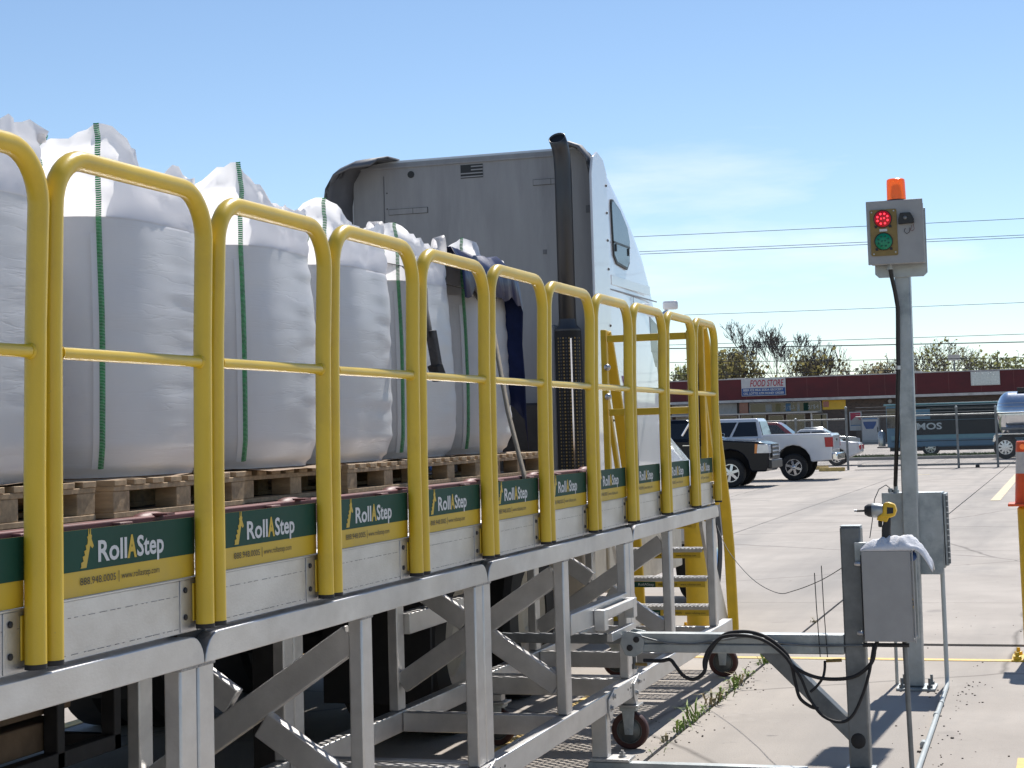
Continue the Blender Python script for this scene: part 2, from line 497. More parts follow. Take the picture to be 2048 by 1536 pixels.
class MB:
    """collects boxes, tubes, prisms; build() links them as one mesh object"""

    def __init__(self):
        self.v = []
        self.f = []

    def add(self, vs, fs):
        o = len(self.v)
        self.v.extend([tuple(p) for p in vs])
        self.f.extend([tuple(i + o for i in f) for f in fs])
        return self

    def box(self, x0, x1, y0, y1, z0, z1, rot=None, piv=None):
        vs = [Vector(p) for p in ((x0, y0, z0), (x1, y0, z0), (x1, y1, z0), (x0, y1, z0),
                                  (x0, y0, z1), (x1, y0, z1), (x1, y1, z1), (x0, y1, z1))]
        if rot is not None:
            c = Vector(piv) if piv is not None else Vector(((x0 + x1) / 2, (y0 + y1) / 2, (z0 + z1) / 2))
            vs = [rot @ (p - c) + c for p in vs]
        return self.add(vs, [(0, 3, 2, 1), (4, 5, 6, 7), (0, 1, 5, 4), (1, 2, 6, 5), (2, 3, 7, 6), (3, 0, 4, 7)])

    def bar(self, p0, p1, w, h, up=(0, 0, 1)):
        """rectangular bar from p0 to p1, w across, h along up"""
        p0, p1 = Vector(p0), Vector(p1)
        d = (p1 - p0).normalized()
        u = Vector(up)
        s = d.cross(u)
        if s.length < 1e-4:
            s = d.cross(Vector((1, 0, 0)))
        s.normalize()
        u = s.cross(d).normalized()
        s *= w / 2
        u *= h / 2
        vs = [p0 - s - u, p0 + s - u, p0 + s + u, p0 - s + u, p1 - s - u, p1 + s - u, p1 + s + u, p1 - s + u]
        return self.add(vs, [(3, 2, 1, 0), (4, 5, 6, 7), (0, 1, 5, 4), (1, 2, 6, 5), (2, 3, 7, 6), (3, 0, 4, 7)])

    def cyl(self, p0, p1, r0, r1=None, n=12, caps=True):
        return self.tube([p0, p1], [r0, r0 if r1 is None else r1], n, caps)

    def tube(self, pts, r, n=10, caps=True, closed=False):
        pts = [Vector(p) for p in pts]
        k = len(pts)
        rs = r if isinstance(r, (list, tuple)) else [r] * k
        prev = None
        vs, fs = [], []
        for i, p in enumerate(pts):
            if closed:
                d = pts[(i + 1) % k] - pts[i - 1]
            else:
                d = pts[min(i + 1, k - 1)] - pts[max(i - 1, 0)]
            d.normalize()
            if prev is None:
                a = Vector((0, 0, 1)) if abs(d.z) < 0.9 else Vector((1, 0, 0))
                s = d.cross(a).normalized()
            else:
                s = (prev - d * prev.dot(d)).normalized()
            prev = s
            t = d.cross(s)
            for j in range(n):
                a = 2 * math.pi * j / n
                vs.append(p + (s * math.cos(a) + t * math.sin(a)) * rs[i])
        m = k if closed else k - 1
        for i in range(m):
            i2 = (i + 1) % k
            for j in range(n):
                j2 = (j + 1) % n
                fs.append((i * n + j, i * n + j2, i2 * n + j2, i2 * n + j))
        if caps and not closed:
            fs.append(tuple(range(n - 1, -1, -1)))
            fs.append(tuple((k - 1) * n + j for j in range(n)))
        return self.add(vs, fs)

    def prism(self, poly, axis, a, b):
        """polygon (2-D, counter-clockwise in the plane's own axes) pushed from a to b along axis"""
        def P(q, t):
            if axis == 'x':
                return (t, q[0], q[1])
            if axis == 'y':
                return (q[0], t, q[1])
            return (q[0], q[1], t)
        n = len(poly)
        vs = [P(q, a) for q in poly] + [P(q, b) for q in poly]
        fs = [tuple(range(n - 1, -1, -1)), tuple(range(n, 2 * n))]
        fs += [(i, (i + 1) % n, n + (i + 1) % n, n + i) for i in range(n)]
        return self.add(vs, fs)

    def lathe(self, prof, c, n=20, axis='z', ring=False):
        """profile of (radius, height) turned about an axis through c"""
        vs, fs = [], []
        if ring:
            prof = list(prof) + [prof[0]]
        for r, h in prof:
            for j in range(n):
                a = 2 * math.pi * j / n
                if axis == 'z':
                    vs.append((c[0] + r * math.cos(a), c[1] + r * math.sin(a), c[2] + h))
                elif axis == 'y':
                    vs.append((c[0] + r * math.cos(a), c[1] + h, c[2] + r * math.sin(a)))
                else:
                    vs.append((c[0] + h, c[1] + r * math.cos(a), c[2] + r * math.sin(a)))
        for i in range(len(prof) - 1):
            for j in range(n):
                j2 = (j + 1) % n
                fs.append((i * n + j, i * n + j2, (i + 1) * n + j2, (i + 1) * n + j))
        if not ring:
            fs.append(tuple(range(n - 1, -1, -1)))
            k = (len(prof) - 1) * n
            fs.append(tuple(k + j for j in range(n)))
        return self.add(vs, fs)

    def ball(self, c, rx, ry, rz, n=12, m=7, zmin=-1.0):
        prof = []
        vs, fs = [], []
        for i in range(m + 1):
            t = -math.pi / 2 + math.pi * i / m
            for j in range(n):
                a = 2 * math.pi * j / n
                vs.append((c[0] + rx * math.cos(t) * math.cos(a), c[1] + ry * math.cos(t) * math.sin(a),
                           c[2] + rz * max(zmin, math.sin(t))))
        for i in range(m):
            for j in range(n):
                j2 = (j + 1) % n
                fs.append((i * n + j, i * n + j2, (i + 1) * n + j2, (i + 1) * n + j))
        return self.add(vs, fs)

    def loft(self, rings, cap=True):
        n = len(rings[0])
        vs = [p for r in rings for p in r]
        fs = []
        for i in range(len(rings) - 1):
            for j in range(n):
                j2 = (j + 1) % n
                fs.append((i * n + j, i * n + j2, (i + 1) * n + j2, (i + 1) * n + j))
        if cap:
            fs.append(tuple(range(n - 1, -1, -1)))
            k = (len(rings) - 1) * n
            fs.append(tuple(k + j for j in range(n)))
        return self.add(vs, fs)

    def grid(self, rows):
        n = len(rows[0])
        vs = [p for r in rows for p in r]
        fs = []
        for i in range(len(rows) - 1):
            for j in range(n - 1):
                fs.append((i * n + j, i * n + j + 1, (i + 1) * n + j + 1, (i + 1) * n + j))
        return self.add(vs, fs)

    def mesh(self, name, m, off=(0, 0, 0), smooth=30, fix=True):
        me = bpy.data.meshes.new(name)
        o = Vector(off)
        me.from_pydata([Vector(p) - o for p in self.v], [], self.f)
        if fix:
            bm = bmesh.new()
            bm.from_mesh(me)
            bmesh.ops.recalc_face_normals(bm, faces=bm.faces)
            bm.to_mesh(me)
            bm.free()
        if smooth:
            me.polygons.foreach_set('use_smooth', [True] * len(me.polygons))
            me.set_sharp_from_angle(angle=R(smooth))
        if m:
            me.materials.append(MATS[m] if isinstance(m, str) else m)
        return me

    def build(self, name, m, parent=None, smooth=30, bevel=0.0, fix=True, solid=0.0):
        off = ORG.get(parent.name, (0, 0, 0)) if parent else (0, 0, 0)
        me = self.mesh(name, m, off, smooth, fix)
        o = link(name, me, parent)
        if solid:
            md = o.modifiers.new('thickness', 'SOLIDIFY')
            md.thickness = solid
            md.offset = 0
        if bevel:
            md = o.modifiers.new('edge', 'BEVEL')
            md.width = bevel
            md.segments = 2
            md.limit_method = 'ANGLE'
            md.angle_limit = R(40)
        return o


def link(name, me, parent=None):
    o = bpy.data.objects.new(name, me)
    COL.objects.link(o)
    if parent:
        o.parent = parent
        ORG[o.name] = ORG.get(parent.name, (0, 0, 0))
    return o


def thing(name, label, cat, loc=(0, 0, 0), rz=0.0, group=None, local=False):
    """an Empty at the base of a thing; parts are given in world coordinates unless local"""
    o = bpy.data.objects.new(name, None)
    o.empty_display_size = 0.2
    COL.objects.link(o)
    o.location = loc
    o.rotation_euler = (0, 0, rz)
    ORG[o.name] = (0, 0, 0) if local else tuple(loc)
    tag(o, label, cat, group)
    return o


def tag(o, label, cat, group=None):
    o['label'] = label
    o['category'] = cat
    if group:
        o['group'] = group
    return o


def kind(o, k):
    o['kind'] = k
    return o


def dup(root, loc, rz=None, label=None):
    """copy of a thing with its parts and sub-parts"""
    r = root.copy()
    COL.objects.link(r)
    r.location = loc
    if rz is not None:
        r.rotation_euler = (0, 0, rz)
    if label:
        r['label'] = label
    for ch in [c for c in root.children]:
        c = ch.copy()
        COL.objects.link(c)
        c.parent = r
        for g in [k for k in ch.children]:
            d = g.copy()
            COL.objects.link(d)
            d.parent = c
    return r


TEXTS = {}


def text_mesh(body, size, xs=1.0, shear=0.0, depth=0.0, align='LEFT', bold=0.0, spacing=1.0):
    """flat lettering: vertices in the x-y plane, baseline at 0, capital height = size"""
    key = (body, size, xs, shear, align, bold, spacing)
    if key in TEXTS:
        return TEXTS[key]
    cu = bpy.data.curves.new('lettering', 'FONT')
    cu.body = body
    cu.size = size / 0.70
    cu.shear = shear
    cu.align_x = align
    cu.offset = bold
    cu.space_character = spacing
    cu.resolution_u = 3
    ob = bpy.data.objects.new('lettering', cu)
    COL.objects.link(ob)
    bpy.context.view_layer.update()
    dg = bpy.context.evaluated_depsgraph_get()
    me = bpy.data.meshes.new_from_object(ob.evaluated_get(dg))
    COL.objects.unlink(ob)
    bpy.data.objects.remove(ob)
    vs = [(v.co.x * xs, v.co.y) for v in me.vertices]
    fs = [tuple(p.vertices) for p in me.polygons]
    TEXTS[key] = (vs, fs)
    return TEXTS[key]


def text_fit(body, size, width, **kw):
    vs, fs = text_mesh(body, size, **kw)
    x0 = min(v[0] for v in vs)
    x1 = max(v[0] for v in vs)
    k = width / (x1 - x0)
    return [((v[0] - x0) * k, v[1]) for v in vs], fs


def lettering(body, size, width, origin, plane, m, parent, **kw):
    """plane 'x': reads along +y, faces +x; plane 'y': reads along +x, faces -y"""
    vs, fs = text_fit(body, size, width, **kw)
    ox, oy, oz = origin
    mb = MB()
    if plane == 'x':
        mb.add([(ox, oy + a, oz + b) for a, b in vs], fs)
    else:
        mb.add([(ox + a, oy, oz + b) for a, b in vs], fs)
    return mb.build('lettering', m, parent, smooth=0, fix=False)

# ------------------------------------------------------------------ ground, slabs, lines
g = MB().box(-600, 600, -60, 900, -0.35, -0.02).build('ground', 'joint_dirt', None, smooth=0)
kind(g, 'structure')
XE = [-64, -50, -38, -29, -23, -17, -14, -11.1, -8.1, -5.1, -2.13, 0.9, 3.9, 6.9, 9.9, 13, 17, 24, 34, 46]
YE = [-14, -6, 2.5, 13.57, 16.75, 23.4, 30.2, 37, 44, 51, 58, 65.5, 78.6]
rs = random.Random(3)
for i in range(len(XE) - 1):
    for j in range(len(YE) - 1):
        gx = 0.010 if abs(XE[i] + 2.13) < .01 else 0.008
        x0, x1 = XE[i] + 0.008, XE[i + 1] - (0.016 if abs(XE[i + 1] + 2.13) < .01 else 0.008)
        y0, y1 = YE[j] + ((0.13 if XE[i] > -2.2 else .06) if abs(YE[j] - 13.57) < .01 else 0.009), YE[j + 1] - 0.009
        dz = rs.uniform(-0.002, 0.0)
        if abs(YE[j + 1] - 13.57) < .01 or abs(YE[j] - 13.57) < .01:
            dz = 0.0
        MB().box(x0, x1, y0, y1, -0.06, dz).build('concrete_slab', 'concrete', g, smooth=0)
# lot beyond the kerb (store forecourt)
f = MB().box(-150, 150, 83.6, 240, -0.3, -0.004).build('forecourt', 'concrete', None, smooth=0)
kind(f, 'structure')
for (x0, x1, y0, y1) in ((-3.0, -2.9, -6, 12.84), (-5.87, -5.77, -6, 26), (-0.325, -0.225, -6, 9.15), (-2.895, -0.10, 12.73, 12.83)):
    kind(MB().box(x0, x1, y0, y1, 0.0005, 0.004).build('painted_line', 'paint_line', None, smooth=0), 'structure')
for (x0, x1, y0, y1) in ((-1.62, -1.42, 37.5, 62), (-4.9, -4.2, 56.0, 56.35)):
    kind(MB().box(x0, x1, y0, y1, 0.0005, 0.005).build('painted_line', 'paint_pale', None, smooth=0), 'structure')
kind(MB().box(-80, 60, 78.6, 79.0, -0.1, 0.13).build('kerb', 'kerb_concrete', None, bevel=0.02), 'structure')
gs = MB().box(-80, 60, 79.0, 83.6, -0.1, 0.10).build('grass_strip', 'grass', None, smooth=0)
kind(gs, 'structure')
gr = MB()
for k in range(9000):
    x = rs.uniform(-22, 6)
    y = rs.uniform(79.05, 83.5)
    h = rs.uniform(0.03, 0.12)
    a = rs.uniform(0, 3.14)
    w = 0.03
    gr.add([(x - w * math.cos(a), y - w * math.sin(a), 0.09), (x + w * math.cos(a), y + w * math.sin(a), 0.09),
            (x + rs.uniform(-.05, .05), y + rs.uniform(-.05, .05), 0.10 + h)], [(0, 1, 2)])
go = gr.build('grass', 'grass', None, smooth=0, fix=False)
kind(go, 'stuff')
go['label'] = 'short patchy grass on the strip behind the far kerb'
go['category'] = 'grass'

# weeds along the slab joint, clump by clump
wr = random.Random(12)
CL = [(9.05, 5, .05), (9.35, 7, .06), (9.75, 16, .09), (10.0, 18, .11), (10.33, 12, .06), (10.62, 20, .10),
      (10.78, 14, .09), (11.05, 10, .06), (11.35, 16, .10), (11.47, 14, .12), (11.9, 8, .05), (12.45, 12, .07), (12.62, 14, .09), (15.1, 10, .05)]
for k, (y, n, h) in enumerate(CL):
    mb = MB()
    for b in range(n):
        bx = -2.138 + wr.gauss(0, .018)
        by = y + wr.gauss(0, .06)
        a = wr.uniform(0, 6.28)
        l = h * wr.uniform(.5, 1.35)
        o = Vector((math.cos(a), math.sin(a), 0))
        s = Vector((-math.sin(a), math.cos(a), 0)) * wr.uniform(.004, .009)
        p0 = Vector((bx, by, -.01))
        p1 = p0 + o * l * .35 + Vector((0, 0, l * .7))
        p2 = p0 + o * l * wr.uniform(.7, 1.1) + Vector((0, 0, l * wr.uniform(.5, 1.0)))
        mb.add([p0 - s * .5, p0 + s * .5, p1 + s, p1 - s, p2], [(0, 1, 2, 3), (3, 2, 4)])
    w = mb.build('weed', 'weed' if k % 4 != 1 else 'weed_dry', None, smooth=0, fix=False)
    where = ['nearest the caster wheel', 'second from the near caster', 'third from the near caster', 'fourth from the near caster',
             'low and sparse, fifth along the crack', 'bushiest, sixth along the crack', 'seventh along the crack', 'small, eighth along the crack',
             'ninth along the crack', 'tallest blades, tenth along the crack', 'thin, eleventh along the crack', 'twelfth, by the diagonal brace',
             'last before the yellow line', 'alone beyond the dark joint'][k]
    tag(w, 'green weed tuft in the slab joint, ' + where, 'weed', 'weeds growing along the slab joint')
deb = MB()
for k in range(260):
    c = wr.random()
    if c < .5:
        x, y = -2.13 + wr.gauss(0, .10), wr.uniform(8.7, 12.8)
    elif c < .8:
        x, y = -0.78 + wr.gauss(0.03, .09), wr.uniform(8.6, 11.8)
    else:
        x, y = wr.uniform(-2.0, 0.3), wr.uniform(8.5, 16)
    s = wr.uniform(.0015, .005) * (1.6 if wr.random() < .06 else 1)
    deb.box(x - s, x + s, y - s * wr.uniform(.5, 1.5), y + s, 0.0, s * 1.1, rot=Matrix.Rotation(wr.uniform(0, 3), 3, 'Z'))
d = deb.build('grit', 'pebble', None, smooth=0)
kind(d, 'stuff')
d['label'] = 'loose grit and crumbs scattered over the concrete'
d['category'] = 'grit'

# ------------------------------------------------------------------ rolling work platform
XF = -2.265                       # outer face of the fascia
XR = -3.15                        # outer face of the rear side
JO = [1.86, 4.29, 6.70, 9.15, 11.56]
MID = [3.07, 5.485, 7.915, 10.18]
plat = thing('rolling_work_platform', 'long aluminium rolling work platform with yellow guardrail panels beside the flatbed trailer', 'platform', (-2.7, 6.7, 0))
LW = 0.092
LX = 0.050                      # legs are 50 x 92 tubes, narrow side to the camera
for k in range(4):
    a, b = JO[k], JO[k + 1]
    # main side beam with rounded-off ends
    def beam_poly(a, b):
        p = []
        r = 0.075
        z0, z1 = 1.085, 1.163
        p.append((a + .004, z0))
        p.append((b - .004, z0))
        for t in range(7):
            q = t / 6 * math.pi / 2
            p.append((b - .004 - r * (1 - math.cos(q)), z1 - r + r * math.sin(q)))
        for t in range(7):
            q = (6 - t) / 6 * math.pi / 2
            p.append((a + .004 + r * (1 - math.cos(q)), z1 - r + r * math.sin(q)))
        return p
    MB().prism(beam_poly(a, b), 'x', XF - 0.05, XF + 0.022).build('side_beam', 'aluminium', plat, bevel=0.003)
    MB().box(XR, XR + 0.05, a + .005, b - .005, 1.085, 1.163).build('side_beam', 'aluminium', plat, bevel=0.003)
    # fascia channel above
    fo = MB().box(XF - 0.006, XF, a + .003, b - .003, 1.172, 1.312).build('fascia_plate', 'aluminium', plat, bevel=0.002)
    rr = random.Random(40 + k)
    for z in (1.186, 1.272):
        sc = MB()
        y = a + .1
        while y < b - .1:
            l = rr.uniform(.006, .035)
            sc.box(XF + .0003, XF + .0012, y, y + l, z - .0008, z + .0008)
            y += l + rr.uniform(.006, .03)
        kind(sc.build('scribe_mark', 'scribe', fo, smooth=0), 'stuff')
    MB().box(XF - 0.03, XF + .004, a + .003, b - .003, 1.3125, 1.3165).build('fascia_lip', 'aluminium', fo, smooth=0)
    MB().box(XR, XR + .006, a + .003, b - .003, 1.172, 1.312).build('fascia_plate', 'aluminium', plat)
    # recess in the wedge between two rounded beam ends
    MB().box(XF - .05, XF - .02, a - .08, a + .08, 1.09, 1.17).build('joint_plate', 'dark_steel', plat, smooth=0)
    # front and rear bottom rails
    for (x0, x1) in ((XF - .055, XF + .012), (XR, XR + .062)):
        rl = MB().box(x0, x1, a + .003, (b if k < 3 else 11.95) - .003, 0.275, 0.372).build('bottom_rail', 'aluminium', plat, bevel=0.004)
        if x0 > -2.5:
            for y in (a + .12, a + .18, b - .18, b - .12):
                MB().cyl((x1 - .001, y, .33), (x1 + .0015, y, .33), .006, n=8).build('bolt_hole', 'black_gap', rl, smooth=0)
    # legs, in pairs at the joints and single at mid-bay
    for y in (a + LW / 2 + .004, MID[k], b - LW / 2 - .004):
        for x in (XF - LX / 2 - .002, XR + LX / 2 + .002):
            lg = MB().box(x - LX / 2, x + LX / 2, y - LW / 2, y + LW / 2, 0.374, 1.083).build('leg', 'aluminium', plat, bevel=0.006)
            MB().box(x - LX / 2 - .003, x + LX / 2 + .004, y - LW / 2 - .003, y + LW / 2 + .003, 1.072, 1.0845).build('weld_bead', 'weld', lg, bevel=0.004)
    # cross beams at the bottom and under the deck
    for y in (a + .05, MID[k], b - .05):
        MB().box(XR + .064, XF - .057, y - .028, y + .028, 0.277, 0.368).build('cross_beam', 'aluminium', plat, bevel=0.004)
        MB().box(XR + .052, XF - .052, y - .024, y + .024, 1.09, 1.19).build('deck_bearer', 'aluminium', plat, bevel=0.003)
    for y in (a + .65, b - .65):
        MB().box(XR + .052, XF - .052, y - .02, y + .02, 1.12, 1.19).build('deck_bearer', 'aluminium', plat, bevel=0.003)
    # transverse X brace at mid-bay: one straight bar, one in two pieces
    y = MID[k]
    xa, xb = XR + LX + .005, XF - LX - .005
    zl, zh = 0.50, 1.01
    MB().bar((xa, y, zl), (xb, y, zh), 0.05, 0.095).build('brace', 'aluminium', plat, bevel=0.004)
    xm, zm = (xa + xb) / 2, (zl + zh) / 2
    dx, dz_ = (xb - xa), (zh - zl)
    q = 0.070
    MB().bar((xa, y, zh), (xm - dx * q, y, zm + dz_ * q), 0.046, 0.092).build('brace', 'aluminium', plat, bevel=0.004)
    MB().bar((xm + dx * q, y, zm - dz_ * q), (xb, y, zl), 0.046, 0.092).build('brace', 'aluminium', plat, bevel=0.004)
# side beams carrying the docking arm, third bay
MB().box(XF - .048, XF + .004, 7.965, 9.05, 0.725, 0.822).build('dock_beam', 'aluminium', plat, bevel=0.003)
MB().box(XR, XR + .08, 7.965, 9.05, 0.725, 0.822).build('dock_beam', 'aluminium', plat, bevel=0.003)
MB().box(XF + .006, XF + .06, 8.36, 8.43, 0.70, 0.80).build('dock_bracket', 'aluminium', plat, bevel=0.003)
MB().box(XF + .006, XF + .06, 8.96, 9.03, 0.70, 0.80).build('dock_bracket', 'aluminium', plat, bevel=0.003)
MB().box(XF + .03, XF + .06, 8.432, 8.958, 0.755, 0.798).build('dock_bracket', 'aluminium', plat, bevel=0.003)
MB().box(XF + .03, XF + .06, 8.50, 8.958, 0.632, 0.675).build('dock_bracket', 'aluminium', plat, bevel=0.003)
MB().bar((XR + .1, 8.9, 0.60), (XF + .05, 8.9, 0.60), 0.05, 0.05).build('dock_tube', 'galv_dark', plat, bevel=0.006)
# expanded-metal walkway: crossed thin strips
dk = MB()
x0, x1, y0, y1 = XR + .03, XF - .01, JO[0], JO[-1] - .02
PX, PY = 0.036, 0.030
nrow = int((y1 - y0) / PY)
w2 = 0.0098
for i in range(nrow):
    ya = y0 + i * PY
    n = int((x1 - x0) / PX)
    rowv = []
    for j in range(n + 1):
        x = x0 + j * PX
        yy = ya + (PY if (j + i) % 2 else 0.0)
        rowv.append((x, yy))
    vs = [(x, y_ - w2, 1.196) for x, y_ in rowv] + [(x, y_ + w2, 1.200) for x, y_ in rowv]
    m_ = len(rowv)
    dk.add(vs, [(j, j + 1, m_ + j + 1, m_ + j) for j in range(m_ - 1)])
do = dk.build('expanded_metal_deck', 'aluminium', plat, smooth=0, fix=False, solid=0.006)
kind(do, 'stuff')
# plain toe strips beside the mesh
MB().box(XF - .058, XF - .008, JO[0], JO[-1], 1.203, 1.209).build('deck_edge', 'aluminium', plat, smooth=0)

# guardrail panels
PY_ = [1.88, 2.69, 3.501, 4.311, 5.116, 5.914, 6.723, 7.535, 8.351, 9.149, 9.976, 10.80, 11.50]
XP = XF + .03
RP = 0.0248
rg = random.Random(5)
for i in range(len(PY_) - 1):
    ya = PY_[i] + 0.035
    yb = PY_[i + 1] - (0.035 if i < len(PY_) - 2 else -0.01)
    lean_a, lean_b = rg.uniform(-.008, .010), rg.uniform(-.010, .008)
    zt = 2.348 + rg.uniform(-.009, .007)
    rc = 0.125
    pts = [(XP, ya, 1.192), (XP, ya, 1.6), (XP + .004, ya + lean_a * .5, 1.95)]
    for t in range(9):
        q = t / 8 * math.pi / 2
        pts.append((XP + .012, ya + lean_a + rc * (1 - math.cos(q)), zt - rc + rc * math.sin(q)))
    for t in range(9):
        q = (8 - t) / 8 * math.pi / 2
        pts.append((XP + .012, yb + lean_b - rc * (1 - math.cos(q)), zt - rc + rc * math.sin(q)))
    pts += [(XP + .004, yb + lean_b * .5, 1.95), (XP, yb, 1.6), (XP, yb, 1.192)]
    hp = MB().tube(pts, RP, 18).build('guardrail_hoop', 'yellow', plat, smooth=50)
    zm_ = 1.893
    MB().tube([(XP + .004, ya + .02, zm_), (XP + .004, yb - .02, zm_)], 0.0155, 14).build('mid_rail', 'yellow', hp, smooth=50)
    for y, sg_ in ((ya, 1), (yb, -1)):
        MB().cyl((XP + .004, y + sg_ * .0235, zm_), (XP + .004, y + sg_ * .0305, zm_), .0195, .0165, 14).build('weld_bead', 'yellow', hp, smooth=50)
    for y in (ya, yb):
        MB().cyl((XP, y, 1.180), (XP, y, 1.1915), RP + .0005, n=16).build('end_cap', 'rubber', hp, smooth=40)
        MB().box(XF + .0005, XF + .005, y - .018, y + .018, 1.20, 1.30).build('post_bracket', 'yellow', hp, bevel=0.002)
    # splice strip with two bolts behind the right-hand post
    MB().box(XF + .0004, XF + .0022, yb - .085, yb - .031, 1.176, 1.311).build('splice_plate', 'aluminium', hp, bevel=0.002)
    for z in (1.214, 1.285):
        MB().lathe([(.008, 0), (.008, .004), (.005, .006)], (XF + .0022, yb - .06, z), 8, 'x').build('bolt', 'dark_steel', hp, smooth=40)
    # sign board
    s0, s1 = ya - .010, yb + .002
    sg = MB().box(XF - .004, XF - .001, s0, s1, 1.318, 1.476).build('sign_board', 'sign_yellow', plat, bevel=0.001)
    MB().box(XF - .0008, XF + .0004, s0, s1, 1.378, 1.4755).build('green_field', 'sign_green', sg, smooth=0)
    t0 = ya + .165
    xw = XF + .0014
    lettering('Roll', .050, .137, (xw, t0 + .082, 1.395), 'x', 'sign_white', sg, bold=.0016)
    lettering('A', .053, .046, (xw, t0 + .221, 1.395), 'x', 'sign_yellow', sg, bold=.003)
    lettering('Step', .050, .137, (xw, t0 + .269, 1.395), 'x', 'sign_white', sg, bold=.0016)
    lettering('888.948.0005', .0175, .165, (xw, t0, 1.344), 'x', 'sign_black', sg)
    lettering('www.rollastep.com', .0165, .19, (xw, t0 + .192, 1.344), 'x', 'sign_black', sg)
    MB().box(xw, xw + .0004, t0 + .178, t0 + .180, 1.338, 1.366).build('divider', 'sign_black', sg, smooth=0)
    # staircase-giraffe emblem
    em = [(0, 0), (.026, 0), (.044, .052), (.054, .045), (.060, .050), (.050, .068), (.052, .076), (.048, .078), (.0475, .092), (.0445, .092),
          (.044, .079), (.040, .079), (.0395, .092), (.0365, .092), (.036, .076), (.031, .073), (.034, .066), (.032, .056), (.024, .053), (.027, .043), (.017, .040),
          (.021, .030), (.010, .027), (.014, .016), (.003, .013), (.004, .004)]
    mbm = MB()
    mbm.prism([(t0 + .002 + p[0], 1.384 + p[1]) for p in em], 'x', xw - .0006, xw)
    mbm.build('emblem', 'sign_yellow', sg, smooth=0)


def caster(parent, x, y, top):
    c = MB()
    c.box(x - .06, x + .06, y - .065, y + .065, top - .012, top).build('caster_plate', 'bolt', parent, bevel=0.002)
    r = 0.098
    zc = r
    fk = MB()
    fk.box(x - .045, x + .045, y - .045, y + .045, top - .032, top - .013)
    for s in (-1, 1):
        fk.prism([(x - .034, top - .03), (x - .022, zc - .02), (x + .022, zc - .02), (x + .034, top - .03)], 'y', y + s * .036 - .003, y + s * .036 + .003)
    fk.cyl((x, y - .046, zc), (x, y + .046, zc), .011, n=10)
    fk.build('caster_fork', 'galv', parent, bevel=0.002)
    wh = MB().lathe([(.066, -.024), (r - .006, -.024), (r, -.016), (r, .016), (r - .006, .024), (.066, .024)], (x, y, zc), 36, 'y', ring=True).build('caster_wheel', 'caster_tread', parent, smooth=40)
    MB().lathe([(.02, -.030), (.03, -.022), (.058, -.018), (.064, -.026), (.068, -.026), (.068, .026), (.064, .026), (.058, .018), (.03, .022), (.02, .030)], (x, y, zc), 32, 'y').build('caster_hub', 'caster_hub', wh, smooth=40)


for (x, y) in ((-2.285, 9.12), (-2.30, 11.82), (-3.02, 9.12), (-3.02, 11.75), (-2.285, 4.3), (-3.02, 4.3)):
    MB().box(x - .035, x + .035, y - .035, y + .035, 0.2355, 0.274).build('caster_stub', 'aluminium', plat, bevel=0.003)
    caster(plat, x, y, 0.235)
# gusset plates with bolts over the rail joints
for y in (9.15, 6.70, 8.62):
    gp = MB().prism([(y - .075, .272), (y - .05, .235), (y - .02, .235), (y + .05, .345), (y + .05, .385), (y - .075, .345)], 'x', XF + .013, XF + .021).build('gusset_plate', 'aluminium', plat, bevel=0.002)
    for (dy, z) in ((-.035, .295), (.02, .345)):
        MB().lathe([(.018, 0), (.018, .003), (.011, .003), (.011, .013)], (XF + .021, y + dy, z), 6, 'x').build('bolt', 'bolt', gp, smooth=0)
# anchored jack leg under the rail
jl = MB().box(-2.345, -2.265, 8.56, 8.635, 0.055, 0.273).build('jack_leg', 'aluminium', plat, bevel=0.004)
MB().box(-2.35, -2.15, 8.53, 8.67, 0.040, 0.0545).build('foot_plate', 'aluminium', jl, bevel=0.002)
MB().lathe([(.022, 0), (.022, .004), (.016, .004), (.016, .022), (.008, .022), (.008, .034)], (-2.20, 8.60, 0.0545), 6).build('anchor_bolt', 'bolt', jl, smooth=0)

# stairs at the far end
ys0 = 11.60
NT = 5
for k in range(NT):
    z = 1.20 - 0.205 * (k + 1) + .07
    y = ys0 + .12 * k
    xl, xr = -2.98, -2.40
    tr = MB()
    for (ya_, yb_) in ((y, y + .014), (y + .186, y + .20)):
        tr.box(xl, xr, ya_, yb_, z - .022, z)
    for i in range(7):
        yz = y + .016 + i * .024
        n = int((xr - xl) / .036)
        pz = [(xl + (xr - xl) * j / n, yz + (.024 if (i + j) % 2 else 0)) for j in range(n + 1)]
        for j in range(n):
            tr.bar((pz[j][0], pz[j][1], z - .003), (pz[j + 1][0], pz[j + 1][1], z - .003), .008, .008)
    n = 22
    for j in range(n):
        xt = xl + (xr - xl) * (j + .5) / n
        tr.box(xt - .007, xt + .007, y + .001, y + .010, z, z + .006)
    to = tr.build('tread', 'aluminium', plat, smooth=0)
    kind(to, 'stuff')
    MB().box(xl + .01, xr - .01, y - .004, y - .001, z - .062, z - .0225).build('tread_label', 'sign_yellow', to, smooth=0)
    MB().box(xl + .01, xl + .225, y - .0055, y - .0042, z - .061, z - .024).build('label_field', 'sign_green', to, smooth=0)
    lettering('RollAStep', .017, .11, (xl + .105, y - .0065, z - .050), 'y', 'sign_white', to)
    lettering('888.948.0005', .015, .13, (xl + .245, y - .0055, z - .050), 'y', 'sign_black', to)
    lettering('www.rollastep.com', .013, .14, (xl + .40, y - .0055, z - .049), 'y', 'sign_black', to)
